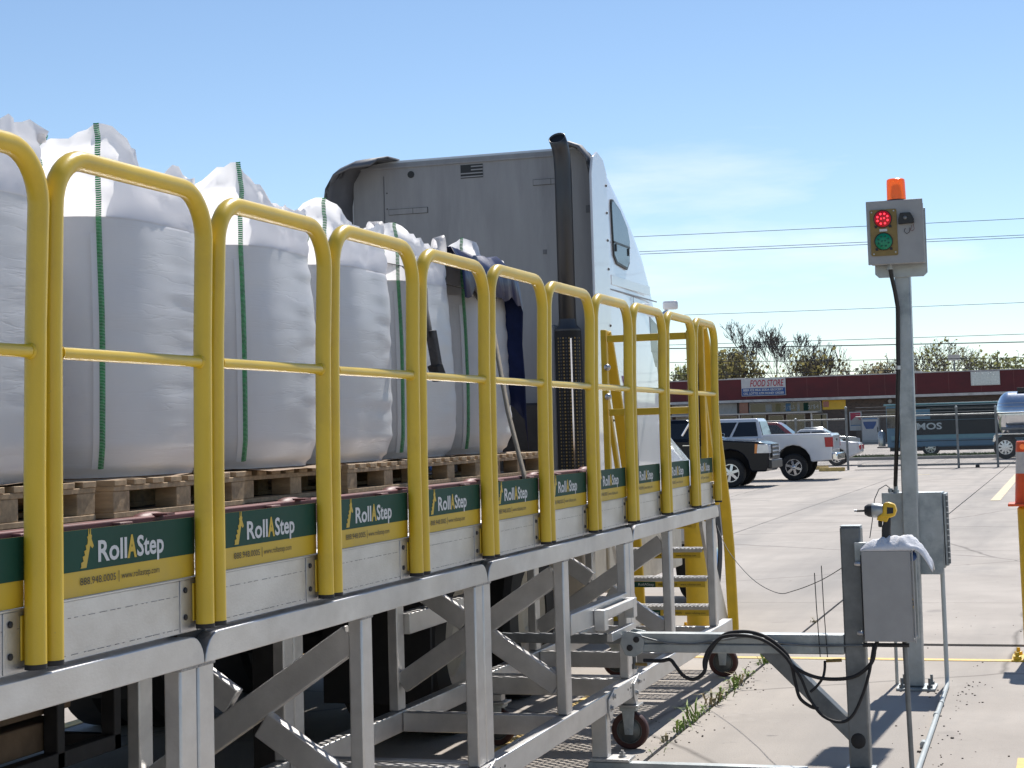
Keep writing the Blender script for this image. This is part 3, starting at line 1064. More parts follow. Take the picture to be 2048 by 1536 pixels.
for x in (-2.375, -3.005):
    MB().prism([(ys0 - .01, 1.16), (ys0 + .03, 1.16), (ys0 + .80, .30), (ys0 + .80, .21), (ys0 + .55, .21), (ys0 + .14, .80), (ys0 - .01, 1.02)], 'x', x - .012, x + .012).build('stringer', 'aluminium', plat, bevel=0.003)
    # hand-rail: broad flat yellow strip
    xs = x + (.04 if x > -2.6 else -.0)
    hr = [(xs, 11.66, 2.345), (xs, 11.74, 2.26), (xs, 11.90, 1.94), (xs, 12.10, 1.50), (xs, 12.28, 1.12), (xs, 12.37, .82), (xs, 12.42, .24)]
    hm = MB()
    rg_ = []
    for i, p in enumerate(hr):
        p = Vector(p)
        d = (Vector(hr[min(i + 1, len(hr) - 1)]) - Vector(hr[max(i - 1, 0)])).normalized()
        nrm = Vector((0, d.z, -d.y))
        rg_.append([p + Vector((a_, 0, 0)) + nrm * b_ for a_, b_ in ((-.036, -.02), (.036, -.02), (.036, .02), (-.036, .02))])
    hm.loft(rg_)
    hm.build('handrail', 'yellow_flat', plat, smooth=30, bevel=.008)
    MB().box(xs - .02, xs + .02, 11.585, 11.645, 1.05, 2.36).build('handrail_post', 'yellow_flat', plat, bevel=0.008)
    MB().bar((xs, 11.62, 1.94), (xs, 12.0, 1.15), .03, .05).build('handrail_brace', 'yellow_flat', plat, bevel=0.006)
for z in (2.295, 1.795):
    MB().box(-2.97, -2.36, 11.545, 11.58, z - .025, z + .022).build('gate_bar', 'yellow_flat', plat, bevel=0.006)
gb = MB().box(-2.42, -2.36, 11.53, 11.60, 1.62, 2.33).build('gate_plate', 'yellow_flat', plat, bevel=0.01)
MB().box(-2.352, -2.346, 11.55, 11.565, 1.55, 2.10).build('gate_slot', 'black_gap', gb, smooth=0)
for z in (2.10, 1.90):
    MB().ball((-2.975, 11.56, z), .024, .024, .024).build('hinge_knob', 'bolt', gb, smooth=60)

# ------------------------------------------------------------------ flatbed trailer
TX0, TX1 = -5.80, -3.20
TZ = 1.40
tr = thing('flatbed_trailer', 'flatbed trailer with dark red side rail carrying white bulk bags', 'trailer', (-4.5, 5.5, 0))
y = -6.0
nb = 12
bw = (TX1 - TX0 - .14) / nb
for k in range(nb):
    xa = TX0 + .07 + k * bw
    MB().box(xa + .003, xa + bw - .003, -6.0, 12.1, TZ - .045, TZ + (.002 if k % 2 else 0.0)).build('deck_board', 'deck_wood', tr, bevel=0.004)
for (xa, xb) in ((TX1 - .065, TX1), (TX0, TX0 + .065)):
    MB().box(xa, xb, -6.0, 12.15, TZ - .15, TZ + .012).build('side_rail', 'maroon', tr, bevel=0.006)
for x in (TX1 + .045,):
    MB().box(x - .006, x + .006, -6.0, 12.1, TZ - .085, TZ - .01).build('rub_rail', 'maroon', tr, bevel=0.003)
rr = random.Random(9)
k = 0
yy = -5.5
while yy < 12:
    MB().box(TX1 + .002, TX1 + .036, yy - .045, yy + .045, TZ - .13, TZ + .004).build('stake_pocket', 'maroon', tr, bevel=0.004)
    if yy > 3 and k % 2 == 0:
        # strap winch / tie-down hump on the deck edge
        mb = MB()
        mb.ball((TX1 - .045, yy + .30, TZ + .008), .04, .10, .018, 12, 6)
        mb.box(TX1 - .03, TX1 + .045, yy + .27, yy + .33, TZ + .012, TZ + .020)
        mb.build('tie_down', 'maroon', tr, smooth=50)
    yy += 0.61
    k += 1
for x in (-4.05, -4.95):
    MB().box(x - .065, x + .065, -6.0, 9.0, TZ - .62, TZ - .12).build('main_beam', 'dark_steel', tr, smooth=0)
    MB().box(x - .065, x + .065, 9.0, 12.1, TZ - .30, TZ - .12).build('main_beam', 'dark_steel', tr, smooth=0)
for k in range(40):
    yk = -5.8 + k * .45
    MB().box(TX0 + .08, TX1 - .08, yk - .03, yk + .03, TZ - .15, TZ - .05).build('crossmember', 'dark_steel', tr, smooth=0)
for x in (-3.55, -5.45):
    MB().box(x - .06, x + .06, 7.35, 7.50, .12, TZ - .16).build('landing_leg', 'dark_steel', tr, bevel=0.01)
    MB().box(x - .14, x + .14, 7.30, 7.55, .03, .12).build('landing_foot', 'dark_steel', tr, bevel=0.01)
# dunnage rack slung under the deck
rk = MB()
for yk in (4.6, 5.15, 5.70, 6.10):
    rk.box(-3.63, -3.57, yk - .025, yk + .025, .50, 1.26)
rk.box(-3.63, -3.57, 4.0, 6.125, .50, .56)
rk.box(-4.0, -3.57, 6.08, 6.12, .50, .56)
rk.build('dunnage_rack', 'dark_steel', tr, bevel=0.004)
rr = random.Random(21)
for row in range(3):
    for c in range(3):
        z = .565 + row * .13
        x = -3.69 - c * .13
        MB().box(x - .055, x + .055, 3.6 + rr.uniform(0, .2), 6.0 - rr.uniform(0, .25), z, z + .105).build('timber', 'wood_dark', tr, bevel=0.006)
MB().box(TX0 + .06, TX0 + .10, -5.0, 8.6, .30, TZ - .16).build('shade_panel', 'dark_steel', tr, smooth=0)  # added panel on the far side, blocks light from under the trailer
MB().box(-4.9, -3.72, 2.0, 9.0, .96, 1.0).build('shade_sheet', 'dark_steel', tr, smooth=0)  # added occluder sheet that keeps the trailer underside dark


def road_wheel(parent, x, y, r, w, side, rimcol='rim', name='wheel', spokes=0):
    """wheel with axle along x; side=+1: outer face to +x"""
    t = MB().lathe([(r * .60, -w / 2), (r * .93, -w / 2), (r, -w * .36), (r, w * .36), (r * .93, w / 2), (r * .60, w / 2)], (x, y, r), 36, 'x', ring=True).build(name, 'tyre', parent, smooth=35)
    s = side
    rm = MB().lathe([(r * .16, s * w * .30), (r * .20, s * w * .36), (r * .40, s * w * .22), (r * .52, s * w * .34), (r * .60, s * w * .46), (r * .60, -s * w * .3), (r * .10, -s * w * .3)], (x, y, r), 30, 'x').build('rim', rimcol, t, smooth=35)
    return t


# ------------------------------------------------------------------ pallets
def make_pallet(label):
    """block pallet, 1.12 along y, 1.10 across x, local origin at its base centre"""
    t = thing('wooden_pallet', label, 'pallet', (0, 0, 0), local=True, group='pallets under the bulk bags')
    L, W = 1.10, 1.06
    for yc in (-L / 2 + .05, 0, L / 2 - .05):
        pass
    for xk in (-W / 2 + .05, 0, W / 2 - .05):
        MB().box(xk - .05, xk + .05, -L / 2, L / 2, .0, .020).build('bottom_board', 'wood', t, bevel=0.002)
        for yk in (-L / 2 + .06, 0.0, L / 2 - .06):
            MB().box(xk - .048, xk + .048, yk - .06, yk + .06, .0205, .098).build('block', 'wood', t, bevel=0.003)
        MB().box(xk - .05, xk + .05, -L / 2, L / 2, .0985, .118).build('stringer_board', 'wood', t, bevel=0.002)
    n = 8
    for k in range(n):
        yk = -L / 2 + .045 + k * (L - .09) / (n - 1)
        MB().box(-W / 2 - .004, W / 2 + .004, yk - .045, yk + .045, .1185, .140).build('top_board', 'wood', t, bevel=0.002)
    return t


BAGS = [(5.10, 1.0), (6.27, 1.0), (7.42, .91), (8.48, .975), (9.55, .985), (10.77, 1.0)]
ORD = ['at the left edge of the photo', 'second from the left', 'third from the left', 'fourth from the left', 'under the bag with the grey strap', 'nearest the truck cab']
p0 = make_pallet('wooden block pallet ' + ORD[0] + ' in the near row')
PX0 = -3.92
p0.location = (PX0, BAGS[0][0], TZ + .004)
for k in range(1, 6):
    dup(p0, (PX0 + (.02 if k % 2 else -.015), BAGS[k][0] + .01, TZ + .004), R([0, .6, -.5, .3, -.4, .5][k]), 'wooden block pallet ' + ORD[k] + ' in the near row')
for k in range(6):
    dup(p0, (PX0 - 1.17, BAGS[k][0] + .02, TZ + .004), R(.2), 'pallet of the far row, behind the near pallet ' + ORD[k])


# ------------------------------------------------------------------ bulk bags
def bag_point(t, a, sd, rim=False):
    """point on the bag wall: t height 0..1 to the shoulder, a angle"""
    n = 4.8 - 1.0 * t
    c, s = math.cos(a), math.sin(a)
    q = (abs(c) ** n + abs(s) ** n) ** (-1.0 / n)
    w = 0.468 + 0.022 * math.sin(t * math.pi) - 0.03 * max(0, .12 - t) / .12
    nv = noise.noise(Vector((c * 1.4 + sd * 3.1, s * 1.4 + sd, t * 2.2)))
    n2 = noise.noise(Vector((c * 1.6 + sd, s * 1.6 - sd * 2, t * 17.0)))
    n3 = noise.noise(Vector((c * 3 + sd, s * 3 - sd * 2, t * 34.0)))
    e = .30 + 1.7 * max(0.0, s * .8 + c * .1)
    d = w * q + .012 * nv + .0065 * n2 * e + .0022 * n3 * e
    return Vector((d * c, d * s, 0.004 + t * 1.0))


def make_bag(k, x, y, sc, label, group, detail=True):
    sd = k * 1.77 + .3
    loc = (x, y, TZ + .146)
    t = thing('bulk_bag', label, 'bag', loc, local=True, group=group)
    n = 96 if detail else 64
    rings = []
    NT_ = 60 if detail else 36
    br = random.Random(100 + k)
    for i in range(NT_ + 1):
        tt = i / NT_
        e = 1.0
        ring = []
        for j in range(n):
            a = 2 * math.pi * j / n
            p = bag_point(tt, a, sd)
            if tt < .03:
                p.x *= .965
                p.y *= .965
            ring.append(p)
        rings.append(ring)
    # filled top
    top = rings[-1]
    for i in range(1, 6):
        s = i / 5
        rings.append([Vector((p.x * (1 - .98 * s), p.y * (1 - .98 * s), p.z + .05 * math.sin(s * 1.57) + .02 * noise.noise(Vector((p.x * 4, p.y * 4, sd + s))))) for p in top])
    for r_ in rings:
        for p in r_:
            p.x *= sc
            p.y *= sc
    MB().loft(rings).build('bag_body', 'woven_poly', t, smooth=70, fix=True)
    rings = rings[:NT_ + 1]
    # open skirt above the fill, pulled up at the corners
    peak = [br.uniform(.00, .05), br.uniform(.02, .10), br.uniform(.02, .10), br.uniform(.12, .16)]
    if k == 0:
        peak = [.02, .03, .04, .08]
    NS = 14
    hb_ = br.uniform(-.035, .03)
    skirt = []
    for i in range(0, NS + 1):
        s = i / NS
        ring = []
        for j in range(n):
            a = 2 * math.pi * j / n
            base = rings[-1][j]
            corner = max(0.0, 1 - abs((a % (math.pi / 2)) - math.pi / 4) / (math.pi / 4))
            qd = int(((a % (2 * math.pi)) / (math.pi / 2))) % 4
            h = .215 + .06 * noise.noise(Vector((math.cos(a) * 2 + sd, math.sin(a) * 2, sd))) + peak[qd] * corner ** 1.25 + hb_
            fold = .045 * noise.noise(Vector((math.cos(a) * 3.5 + sd, math.sin(a) * 3.5, s * 1.6 + sd))) + .020 * noise.noise(Vector((math.cos(a) * 9, math.sin(a) * 9 + sd, s * 3)))
            fold += .05 * (abs(noise.noise(Vector((math.cos(a) * 4 + sd * 2, math.sin(a) * 4, s * 2.2)))) - .18) + .05 * (abs(noise.noise(Vector((a * 1.7 + s * 2.5 + sd, s * 3.0, sd)))) - .18)
            inn = 1.002 - .015 * s ** 1.2 - .045 * s * (1 - corner)
            p = Vector((base.x * inn, base.y * inn, base.z - .004 + h * s))
            p += Vector((math.cos(a), math.sin(a), 0)) * fold * s
            p.z += (.045 * abs(noise.noise(Vector((math.cos(a) * 5 + 4, math.sin(a) * 5, sd * 3)))) + .030 * noise.noise(Vector((math.cos(a) * 6, math.sin(a) * 6, sd * 2))) + .014 * noise.noise(Vector((math.cos(a) * 17, math.sin(a) * 17, sd)))) * s * s
            ring.append(p)
        skirt.append(ring)
    MB().loft(skirt, cap=False).build('bag_skirt', 'woven_skirt', t, smooth=60, fix=False)
    rings = rings + skirt[1:]
    # green stitched seams at two corners facing the platform
    for a0 in ((math.pi * 1.75, math.pi * .25) if detail else (math.pi * 1.75,)):
        j = int(round(a0 / (2 * math.pi) * n)) % n
        pts = []
        for i in range(2, NT_ + NS + 1):
            p = rings[i][j]
            o = Vector((p.x, p.y, 0)).normalized() * .006
            pts.append(p + o)
        mb = MB()
        for i in range(len(pts) - 1):
            p, q = pts[i], pts[i + 1]
            d = (q - p)
            sidev = Vector((-p.y, p.x, 0)).normalized()
            st = 3
            for h in range(st):
                u = p + d * (h / st)
                v = p + d * ((h + .75) / st)
                w_ = .011
                o = Vector((p.x, p.y, 0)).normalized() * .004
                mb.add([u - sidev * w_, u + sidev * w_ + d * .12, v + sidev * w_ + d * .12, v - sidev * w_, u + o, v + o],
                       [(0, 4, 5, 3), (4, 1, 2, 5)])
        mb.build('stitched_seam', 'green_thread', t, smooth=0, fix=False)
        # webbing flap behind the seam
        mb = MB()
        for s_ in (1,):
            rows = []
            for i in range(0, NT_ - 4, 3):
                p = pts[i]
                sidev = Vector((-p.y, p.x, 0)).normalized() * (-1 if a0 > 3 else 1)
                o = Vector((p.x, p.y, 0)).normalized()
                rows.append([p - o * .003, p + sidev * .035 + o * .002])
            mb.grid(rows)
        mb.build('seam_flap', 'woven_poly', t, smooth=60, fix=False)
    # lifting loops
    for (a0, hh) in ((math.pi * (.25 + .06 * math.sin(k)), .045 + .05 * (k % 3 == 1)), (math.pi * .75, .08), (math.pi * 1.25, .05)):
        j = int(round(a0 / (2 * math.pi) * n)) % n
        p = rings[NT_ + NS][j]
        c = Vector((p.x * .93, p.y * .93, p.z - .03))
        sidev = Vector((-p.y, p.x, 0)).normalized()
        mb = MB()
        rows = []
        for i in range(13):
            q = -math.pi * .12 + (math.pi * 1.24) * i / 12
            cc = c + sidev * (.07 * math.cos(q)) + Vector((0, 0, hh * math.sin(q)))
            o = (Vector((p.x, p.y, 0)).normalized() + sidev * .4 * math.sin(k)) * .026
            tw = Vector((0, 0, .012 * math.sin(q * 2 + k)))
            rows.append([cc - o - tw, cc + o + tw])
        mb.grid(rows)
        mb.build('lifting_loop', 'woven_skirt', t, smooth=60, fix=False, solid=.003)
    # square of cardboard slip sheet curling out under the bag
    rows = []
    for i in range(9):
        row = []
        for j in range(9):
            x_ = -.50 + i * .125
            y_ = -.50 + j * .125
            e = max(abs(x_), abs(y_)) - .44
            row.append((x_, y_, .0005 + max(0, e) * .35 * noise.noise(Vector((x_ * 4 + sd, y_ * 4, sd)))))
        rows.append(row)
    MB().grid(rows).build('slip_sheet', 'cardboard', t, smooth=0, fix=False)
    return t


BL = ['white woven bulk bag cut by the left edge of the photo, near row',
      'white woven bulk bag with the tallest corner peak, second from left, near row',
      'white woven bulk bag third from left in the near row',
      'white woven bulk bag fourth from left in the near row',
      'white woven bulk bag with a dark strap hanging in front of it',
      'white woven bulk bag under the blue tarp, nearest the truck cab']
for k, (yb_, sc) in enumerate(BAGS):
    make_bag(k, -3.895 + (0, 0, .045, -.02, -.05, -.09)[k], yb_, sc, BL[k], 'bulk bags on the trailer')
for k, (yb_, sc) in enumerate(BAGS):
    make_bag(k + 11, -5.08, yb_ + .03, sc, 'white bulk bag of the far row, behind the near bag ' + ['cut by the left edge', 'second from left', 'third from left', 'fourth from left', 'behind the strap', 'under the blue tarp'][k],
             'bulk bags on the trailer', detail=False)

# straps over the bags
def ribbon(pts, w, name, m, label, cat, side=(0, 1, 0), extra=None):
    t = thing(name, label, cat, pts[-1])
    s = Vector(side) * w / 2
    mb = MB()
    mb.grid([[Vector(p) - s, Vector(p) + s] for p in pts])
    mb.build('webbing', m, t, smooth=60, fix=False, solid=.004)
    return t


st = ribbon([(-5.5, 9.02, 2.60), (-4.6, 9.05, 2.78), (-3.9, 9.10, 2.72), (-3.50, 9.13, 2.62), (-3.395, 9.15, 2.50), (-3.40, 9.17, 2.38), (-3.385, 9.20, 2.22)], .10, 'load_strap', 'webbing',
            'wide dark grey load strap with ratchet hanging over the fifth bag', 'strap')
MB().bar((-3.38, 9.20, 2.26), (-3.36, 9.23, 2.06), .075, .03).build('ratchet_handle', 'webbing', st, bevel=.006)
MB().bar((-3.37, 9.22, 2.07), (-3.35, 9.25, 1.98), .09, .05).build('ratchet', 'dark_steel', st, bevel=.008)
MB().bar((-3.36, 9.16, 2.0), (-3.36, 9.22, 1.98), .03, .02).build('ratchet_hook', 'dark_steel', st, bevel=.004)
st2 = ribbon([(-5.5, 10.20, 2.50), (-4.6, 10.20, 2.72), (-3.9, 10.22, 2.68), (-3.48, 10.24, 2.56), (-3.375, 10.26, 2.40), (-3.28, 10.27, 1.8), (-3.195, 10.28, 1.43), (-3.185, 10.28, 1.33)], .085, 'load_strap', 'webbing_tan',
             'faded tan load strap pulled down to the side rail beside the last bag', 'strap')

# blue tarp over the last bag
tp = MB()
rows = []
for i in range(31):
    row = []
    for j in range(31):
        u, v = i / 30, j / 30
        x = -5.65 + 2.32 * u
        yv = 9.86 + 1.32 * v
        z = 2.80 - .05 * abs(v - .45)
        z += .05 * noise.noise(Vector((x * 3, yv * 3, 1.2))) + .025 * noise.noise(Vector((x * 9, yv * 9, 4.2)))
        over = max(0.0, (x + 3.44) / .11)
        if over > 0:
            o = min(over, 1)
            z -= .27 * o + .08 * noise.noise(Vector((yv * 5, 0, 7)))
            x = -3.44 + .045 * min(1, over * 2) + .012 * noise.noise(Vector((yv * 12, z * 4, 3)))
        ov = max(0.0, (v - .86) / .14)
        if ov > 0:
            z -= .95 * ov * (0.5 + .5 * u)
            yv = 9.86 + 1.32 * .86 + .04 * ov + .05 * noise.noise(Vector((x * 4, z * 3, 2)))
        row.append((x, yv, z))
    rows.append(row)
tp.grid(rows)
tpo = tp.build('tarp', 'tarp_blue', None, smooth=40, fix=False, solid=.003)
tag(tpo, 'shiny dark blue tarp draped over the bag nearest the truck cab', 'tarp')

# ------------------------------------------------------------------ tractor unit
CX = -4.50
tk = thing('semi_truck', 'white sleeper cab semi truck with grey back wall coupled to the flatbed trailer', 'truck', (CX, 13.5, 0))


def cab_ring(y, z0, zt, hw, hwt, r, n=6):
    """rounded section of the cab at y: flat floor, sides leaning in to hwt at the top"""
    p = [(-hw, z0), (hw, z0)]
    for i in range(n + 1):
        q = i / n * math.pi / 2
        p.append((hwt - r + r * math.cos(q), zt - r + r * math.sin(q)))
    for i in range(n + 1):
        q = math.pi / 2 + i / n * math.pi / 2
        p.append((-hwt + r + r * math.cos(q), zt - r + r * math.sin(q)))
    return [Vector((CX + a, y, b)) for a, b in p]


SECT = [(13.30, 3.925, 1.05, .20), (13.45, 3.91, 1.05, .20), (13.7, 3.84, 1.05, .22), (14.0, 3.74, 1.045, .24), (14.4, 3.58, 1.04, .26), (14.8, 3.36, 1.035, .26),
        (15.05, 3.14, 1.03, .24), (15.22, 2.92, 1.03, .20), (15.30, 2.74, 1.03, .14)]
MB().loft([cab_ring(y, 1.05, zt, 1.05, hw, r) for y, zt, hw, r in SECT]).build('sleeper_cab', 'truck_white', tk, smooth=40)
# back wall, a separate grey panel with a light top edge
MB().loft([cab_ring(13.285, 1.05, 3.905, 1.03, 1.03, .19), cab_ring(13.297, 1.05, 3.905, 1.03, 1.03, .19)]).build('back_wall', 'cab_back', tk, smooth=0)
bwall = MB().box(CX - 1.0, CX + .83, 13.27, 13.284, 3.86, 3.876).build('top_trim', 'cab_back', tk, smooth=0)
for (xa, xb, z) in ((-5.22, -4.88, 3.50), (-3.98, -3.74, 3.66)):
    pe = MB().box(xa, xb, 13.279, 13.284, z - .024, z + .024).build('panel_strip', 'black_trim', tk, smooth=0)
    MB().box(xa + .003, xb - .003, 13.276, 13.2785, z - .021, z + .021).build('strip_face', 'cab_back', pe, smooth=0)
    MB().box(xa + (xb - xa) * .62, xa + (xb - xa) * .62 + .003, 13.2745, 13.2755, z - .021, z + .021).build('strip_gap', 'black_trim', pe, smooth=0)
for x in (-5.26, -3.735):
    MB().box(x - .003, x + .003, 13.279, 13.284, 1.2, 3.80).build('wall_seam', 'cab_back_worn', tk, smooth=0)
for x in (-5.235, -3.76):
    for i in range(18):
        z = 1.45 + i * .13
        MB().lathe([(.006, 0), (.004, -.003)], (x, 13.284, z), 6, 'y').build('rivet', 'dark_steel', tk, smooth=0)
for (x, z, w_, h_) in ((-3.50, 3.42, .05, .03), (-4.05, 2.9, .012, .02), (-4.4, 2.6, .02, .012), (-3.9, 3.1, .014, .018)):
    MB().box(x - w_, x + w_, 13.279, 13.284, z - h_, z + h_).build('wall_scuff', 'cab_back_worn', tk, smooth=0)
# air lines between cab and trailer
for k, (x, m_) in enumerate(((-4.35, 'car_red'), (-4.50, 'banner_blue'), (-4.62, 'rubber'))):
    MB().tube([(x, 13.24, 2.05), (x + .05, 13.0, 1.8), (x + .1, 12.7, 1.62), (x + .08, 12.4, 1.66), (x, 12.16, 1.42)], .014, 8).build('air_line', m_, tk, smooth=50)
# flag sticker: dark block with pale stripes
fl = MB().box(-4.59, -4.40, 13.2815, 13.2845, 3.735, 3.845).build('flag_sticker', 'black_trim', tk, smooth=0)
for i in range(4):
    z = 3.742 + i * .027
    MB().box(-4.59 if i < 2 else -4.50, -4.40, 13.2785, 13.281, z, z + .010).build('flag_stripe', 'cab_back', fl, smooth=0)
hb = MB()
hb.lathe([(.030, 0), (.030, .003)], (-5.02, 13.28, 3.80), 10, 'y')
hb.build('sticker_mark', 'black_trim', tk, smooth=0)
# side extenders behind the cab
MB().prism([(13.02, 1.3), (13.5, 1.3), (13.5, 3.72), (13.40, 3.82), (13.22, 3.86), (13.08, 3.80), (13.02, 3.66)], 'x', CX + 1.052, CX + 1.072).build('side_extender', 'truck_white', tk, bevel=.006)
exl = MB()
rings = []
for (yy_, xo, zt) in ((13.32, -1.05, 3.92), (13.18, -1.10, 3.93), (13.05, -1.14, 3.90), (12.95, -1.16, 3.84)):
    ring = []
    prof = [(0, 1.3), (0, zt - .35), (.03, zt - .16), (.10, zt - .05), (.24, zt), (.42, zt + .01)]
    for a, b in prof:
        ring.append((CX + xo + a, yy_, b))
    rings.append(ring)
exl.grid(rings)
exl.build('side_extender', 'cab_back_worn', tk, smooth=40, fix=False, solid=.02)
exr = MB()
rings = []
for (yy_, xo, zt) in ((13.32, 1.05, 3.93), (13.20, 1.05, 3.95), (13.08, 1.05, 3.93)):
    ring = []
    for a, b in [(0, 2.9), (0, zt - .30), (-.03, zt - .14), (-.10, zt - .04), (-.20, zt), (-.32, zt + .005)]:
        ring.append((CX + xo + a, yy_, b))
    rings.append(ring)
exr.grid(rings)
exr.build('side_extender', 'cab_back_worn', tk, smooth=40, fix=False, solid=.02)
for z in (3.62, 3.40, 3.18, 2.95, 2.72, 2.50, 2.30, 2.0, 1.75):
    MB().lathe([(.012, 0), (.008, .008)], (CX + 1.073, 13.46, z), 8, 'x').build('rivet', 'dark_steel', tk, smooth=0)
# sleeper window
xw = CX + 1.055
wp = [(13.66, 3.50), (13.70, 3.08), (13.80, 3.02), (14.16, 3.00), (14.24, 3.06), (14.27, 3.25), (14.20, 3.36), (13.98, 3.48), (13.74, 3.545), (13.68, 3.54)]
wn_ = MB().prism(wp, 'x', xw - .01, xw + .004).build('sleeper_window', 'black_trim', tk, bevel=.004)
cy_ = sum(p[0] for p in wp) / len(wp)
cz_ = sum(p[1] for p in wp) / len(wp)
MB().prism([(cy_ + (p[0] - cy_) * .93, cz_ + (p[1] - cz_) * .93) for p in wp], 'x', xw + .0045, xw + .007).build('pane', 'glass_tint', wn_, smooth=0)
MB().box(xw + .0075, xw + .012, 13.70, 14.24, 3.185, 3.20).build('window_bar', 'black_trim', wn_, smooth=0)
for yk in (13.76, 14.18):
    MB().box(xw + .0075, xw + .016, yk - .010, yk + .010, 3.12, 3.18).build('window_latch', 'black_trim', wn_, smooth=0)
# seam and lower door area
MB().box(CX + 1.0495, CX + 1.053, 13.50, 15.24, 2.795, 2.806).build('body_seam', 'cab_back', tk, smooth=0)
MB().box(CX + 1.0495, CX + 1.054, 13.62, 14.98, 2.84, 2.92).build('body_panel', 'truck_white', tk, bevel=.002)
MB().box(CX + 1.0495, CX + 1.053, 14.35, 14.358, 1.1, 2.79).build('body_seam', 'cab_back', tk, smooth=0)
MB().prism([(15.02, 2.66), (15.02, 2.05), (15.28, 1.98), (15.30, 2.60)], 'x', CX + 1.0, CX + 1.036).build('door_window', 'glass_dark', tk, bevel=.004)
# purple star emblem
star = []
for i in range(10):
    rr_ = .20 if i % 2 == 0 else .07
    a = math.pi / 2 + i * math.pi / 5
    star.append((13.98 + rr_ * .55 * math.cos(a), 2.05 + rr_ * math.sin(a)))
MB().prism(star, 'x', CX + 1.0505, CX + 1.0535).build('emblem', 'purple', tk, smooth=0)
MB().prism([(13.72, 1.95), (13.80, 1.80), (13.84, 1.66), (13.80, 1.70), (13.76, 1.82)], 'x', CX + 1.0505, CX + 1.0535).build('emblem', 'purple', tk, smooth=0)
# windscreen, hood, fenders
def hood_ring(y, z0, zt, hw, r):
    return cab_ring(y, z0, zt, hw, hw - .05, r)
MB().loft([hood_ring(15.28, 1.0, 2.74, 1.03, .14), hood_ring(15.75, 1.0, 1.95, 1.0, .2), hood_ring(15.85, 1.0, 1.80, 1.0, .2), hood_ring(16.6, .9, 1.66, .98, .3), hood_ring(17.5, .75, 1.50, .92, .32), hood_ring(17.9, .7, 1.25, .86, .3)]).build('hood', 'truck_white', tk, smooth=45)
MB().add([(CX - .9, 15.36, 2.66), (CX + .9, 15.36, 2.66), (CX + .92, 15.74, 2.02), (CX - .92, 15.74, 2.02)], [(0, 1, 2, 3)]).build('windscreen', 'glass_dark', tk, smooth=0, fix=False)
for s in (1, -1):
    pr = []
    for i in range(9):
        q = math.pi * i / 8
        pr.append((16.95 + .72 * math.cos(q), .62 + .74 * math.sin(q)))
    inner = [(16.95 + .60 * math.cos(math.pi * (8 - i) / 8), .58 + .60 * math.sin(math.pi * (8 - i) / 8)) for i in range(9)]
    MB().prism(pr + inner, 'x', CX + s * 1.02 - .16, CX + s * 1.02 + .16).build('fender', 'truck_white', tk, bevel=.01)
    road_wheel(tk, CX + s * 1.0, 16.95, .51, .28, s, 'chrome', 'front_wheel')
    # mirror on its arm
    MB().box(CX + s * 1.13 - .07, CX + s * 1.13 + .07, 15.42, 15.47, 2.74, 2.82).build('mirror', 'truck_white', tk, bevel=.02)
    MB().tube([(CX + s * 1.0, 15.33, 2.68), (CX + s * 1.06, 15.42, 2.70), (CX + s * 1.10, 15.45, 2.74)], .015, 8).build('mirror_arm', 'chrome', tk, smooth=50)
    MB().tube([(CX + s * .98, 16.45, 1.60), (CX + s * 1.12, 16.4, 1.80), (CX + s * 1.14, 16.38, 1.88)], .010, 8).build('hood_mirror_arm', 'chrome', tk, smooth=50)
    MB().ball((CX + s * 1.14, 16.36, 1.95), .07, .03, .09).build('hood_mirror', 'black_trim', tk, smooth=60)
    # chassis side fairing with step cut-outs
    cf = MB().prism([(13.25, .42), (15.9, .42), (15.9, 1.04), (13.45, 1.04), (13.25, .80)], 'x', CX + s * 1.0 - .06, CX + s * 1.0 + .06).build('chassis_fairing', 'cream', tk, bevel=.012)
    for (ya_, z) in ((13.6, .60), (14.3, .62), (15.0, .62)):
        MB().box(CX + s * 1.062 - .004, CX + s * 1.062 + .004, ya_, ya_ + .10, z, z + .05).build('step_hole', 'black_gap', cf, bevel=.004)
        MB().box(CX + s * 1.062 - .004, CX + s * 1.062 + .004, ya_ - .10, ya_ + .14, z + .26, z + .275).build('step_slot', 'black_gap', cf, smooth=0)
MB().box(CX + 1.0 - .25, CX + 1.0 + .05, 12.55, 13.2, .45, .95).build('battery_box', 'cream', tk, bevel=.02)
for x in (CX - .43, CX + .43):
    MB().box(x - .04, x + .04, 8.6, 17.6, .78, 1.02).build('frame_rail', 'dark_steel', tk, smooth=0)
for y_ in (9.45, 10.78):
    for s in (1, -1):
        road_wheel(tk, CX + s * 1.05, y_, .52, .27, s, 'cream', 'drive_wheel')
        road_wheel(tk, CX + s * .74, y_, .52, .27, s, 'dark_steel', 'drive_wheel')
    MB().cyl((CX - 1.0, y_, .52), (CX + 1.0, y_, .52), .09, n=12).build('axle', 'dark_steel', tk, smooth=40)
MB().lathe([(.48, 0), (.50, .05), (.46, .09)], (CX, 10.1, 1.03), 24).build('fifth_wheel', 'dark_steel', tk, smooth=40)
for s in (1, -1):
    MB().box(CX + s * .9 - .31, CX + s * .9 + .31, 8.83, 8.86, .25, .80).build('mud_flap', 'rubber', tk, smooth=0)
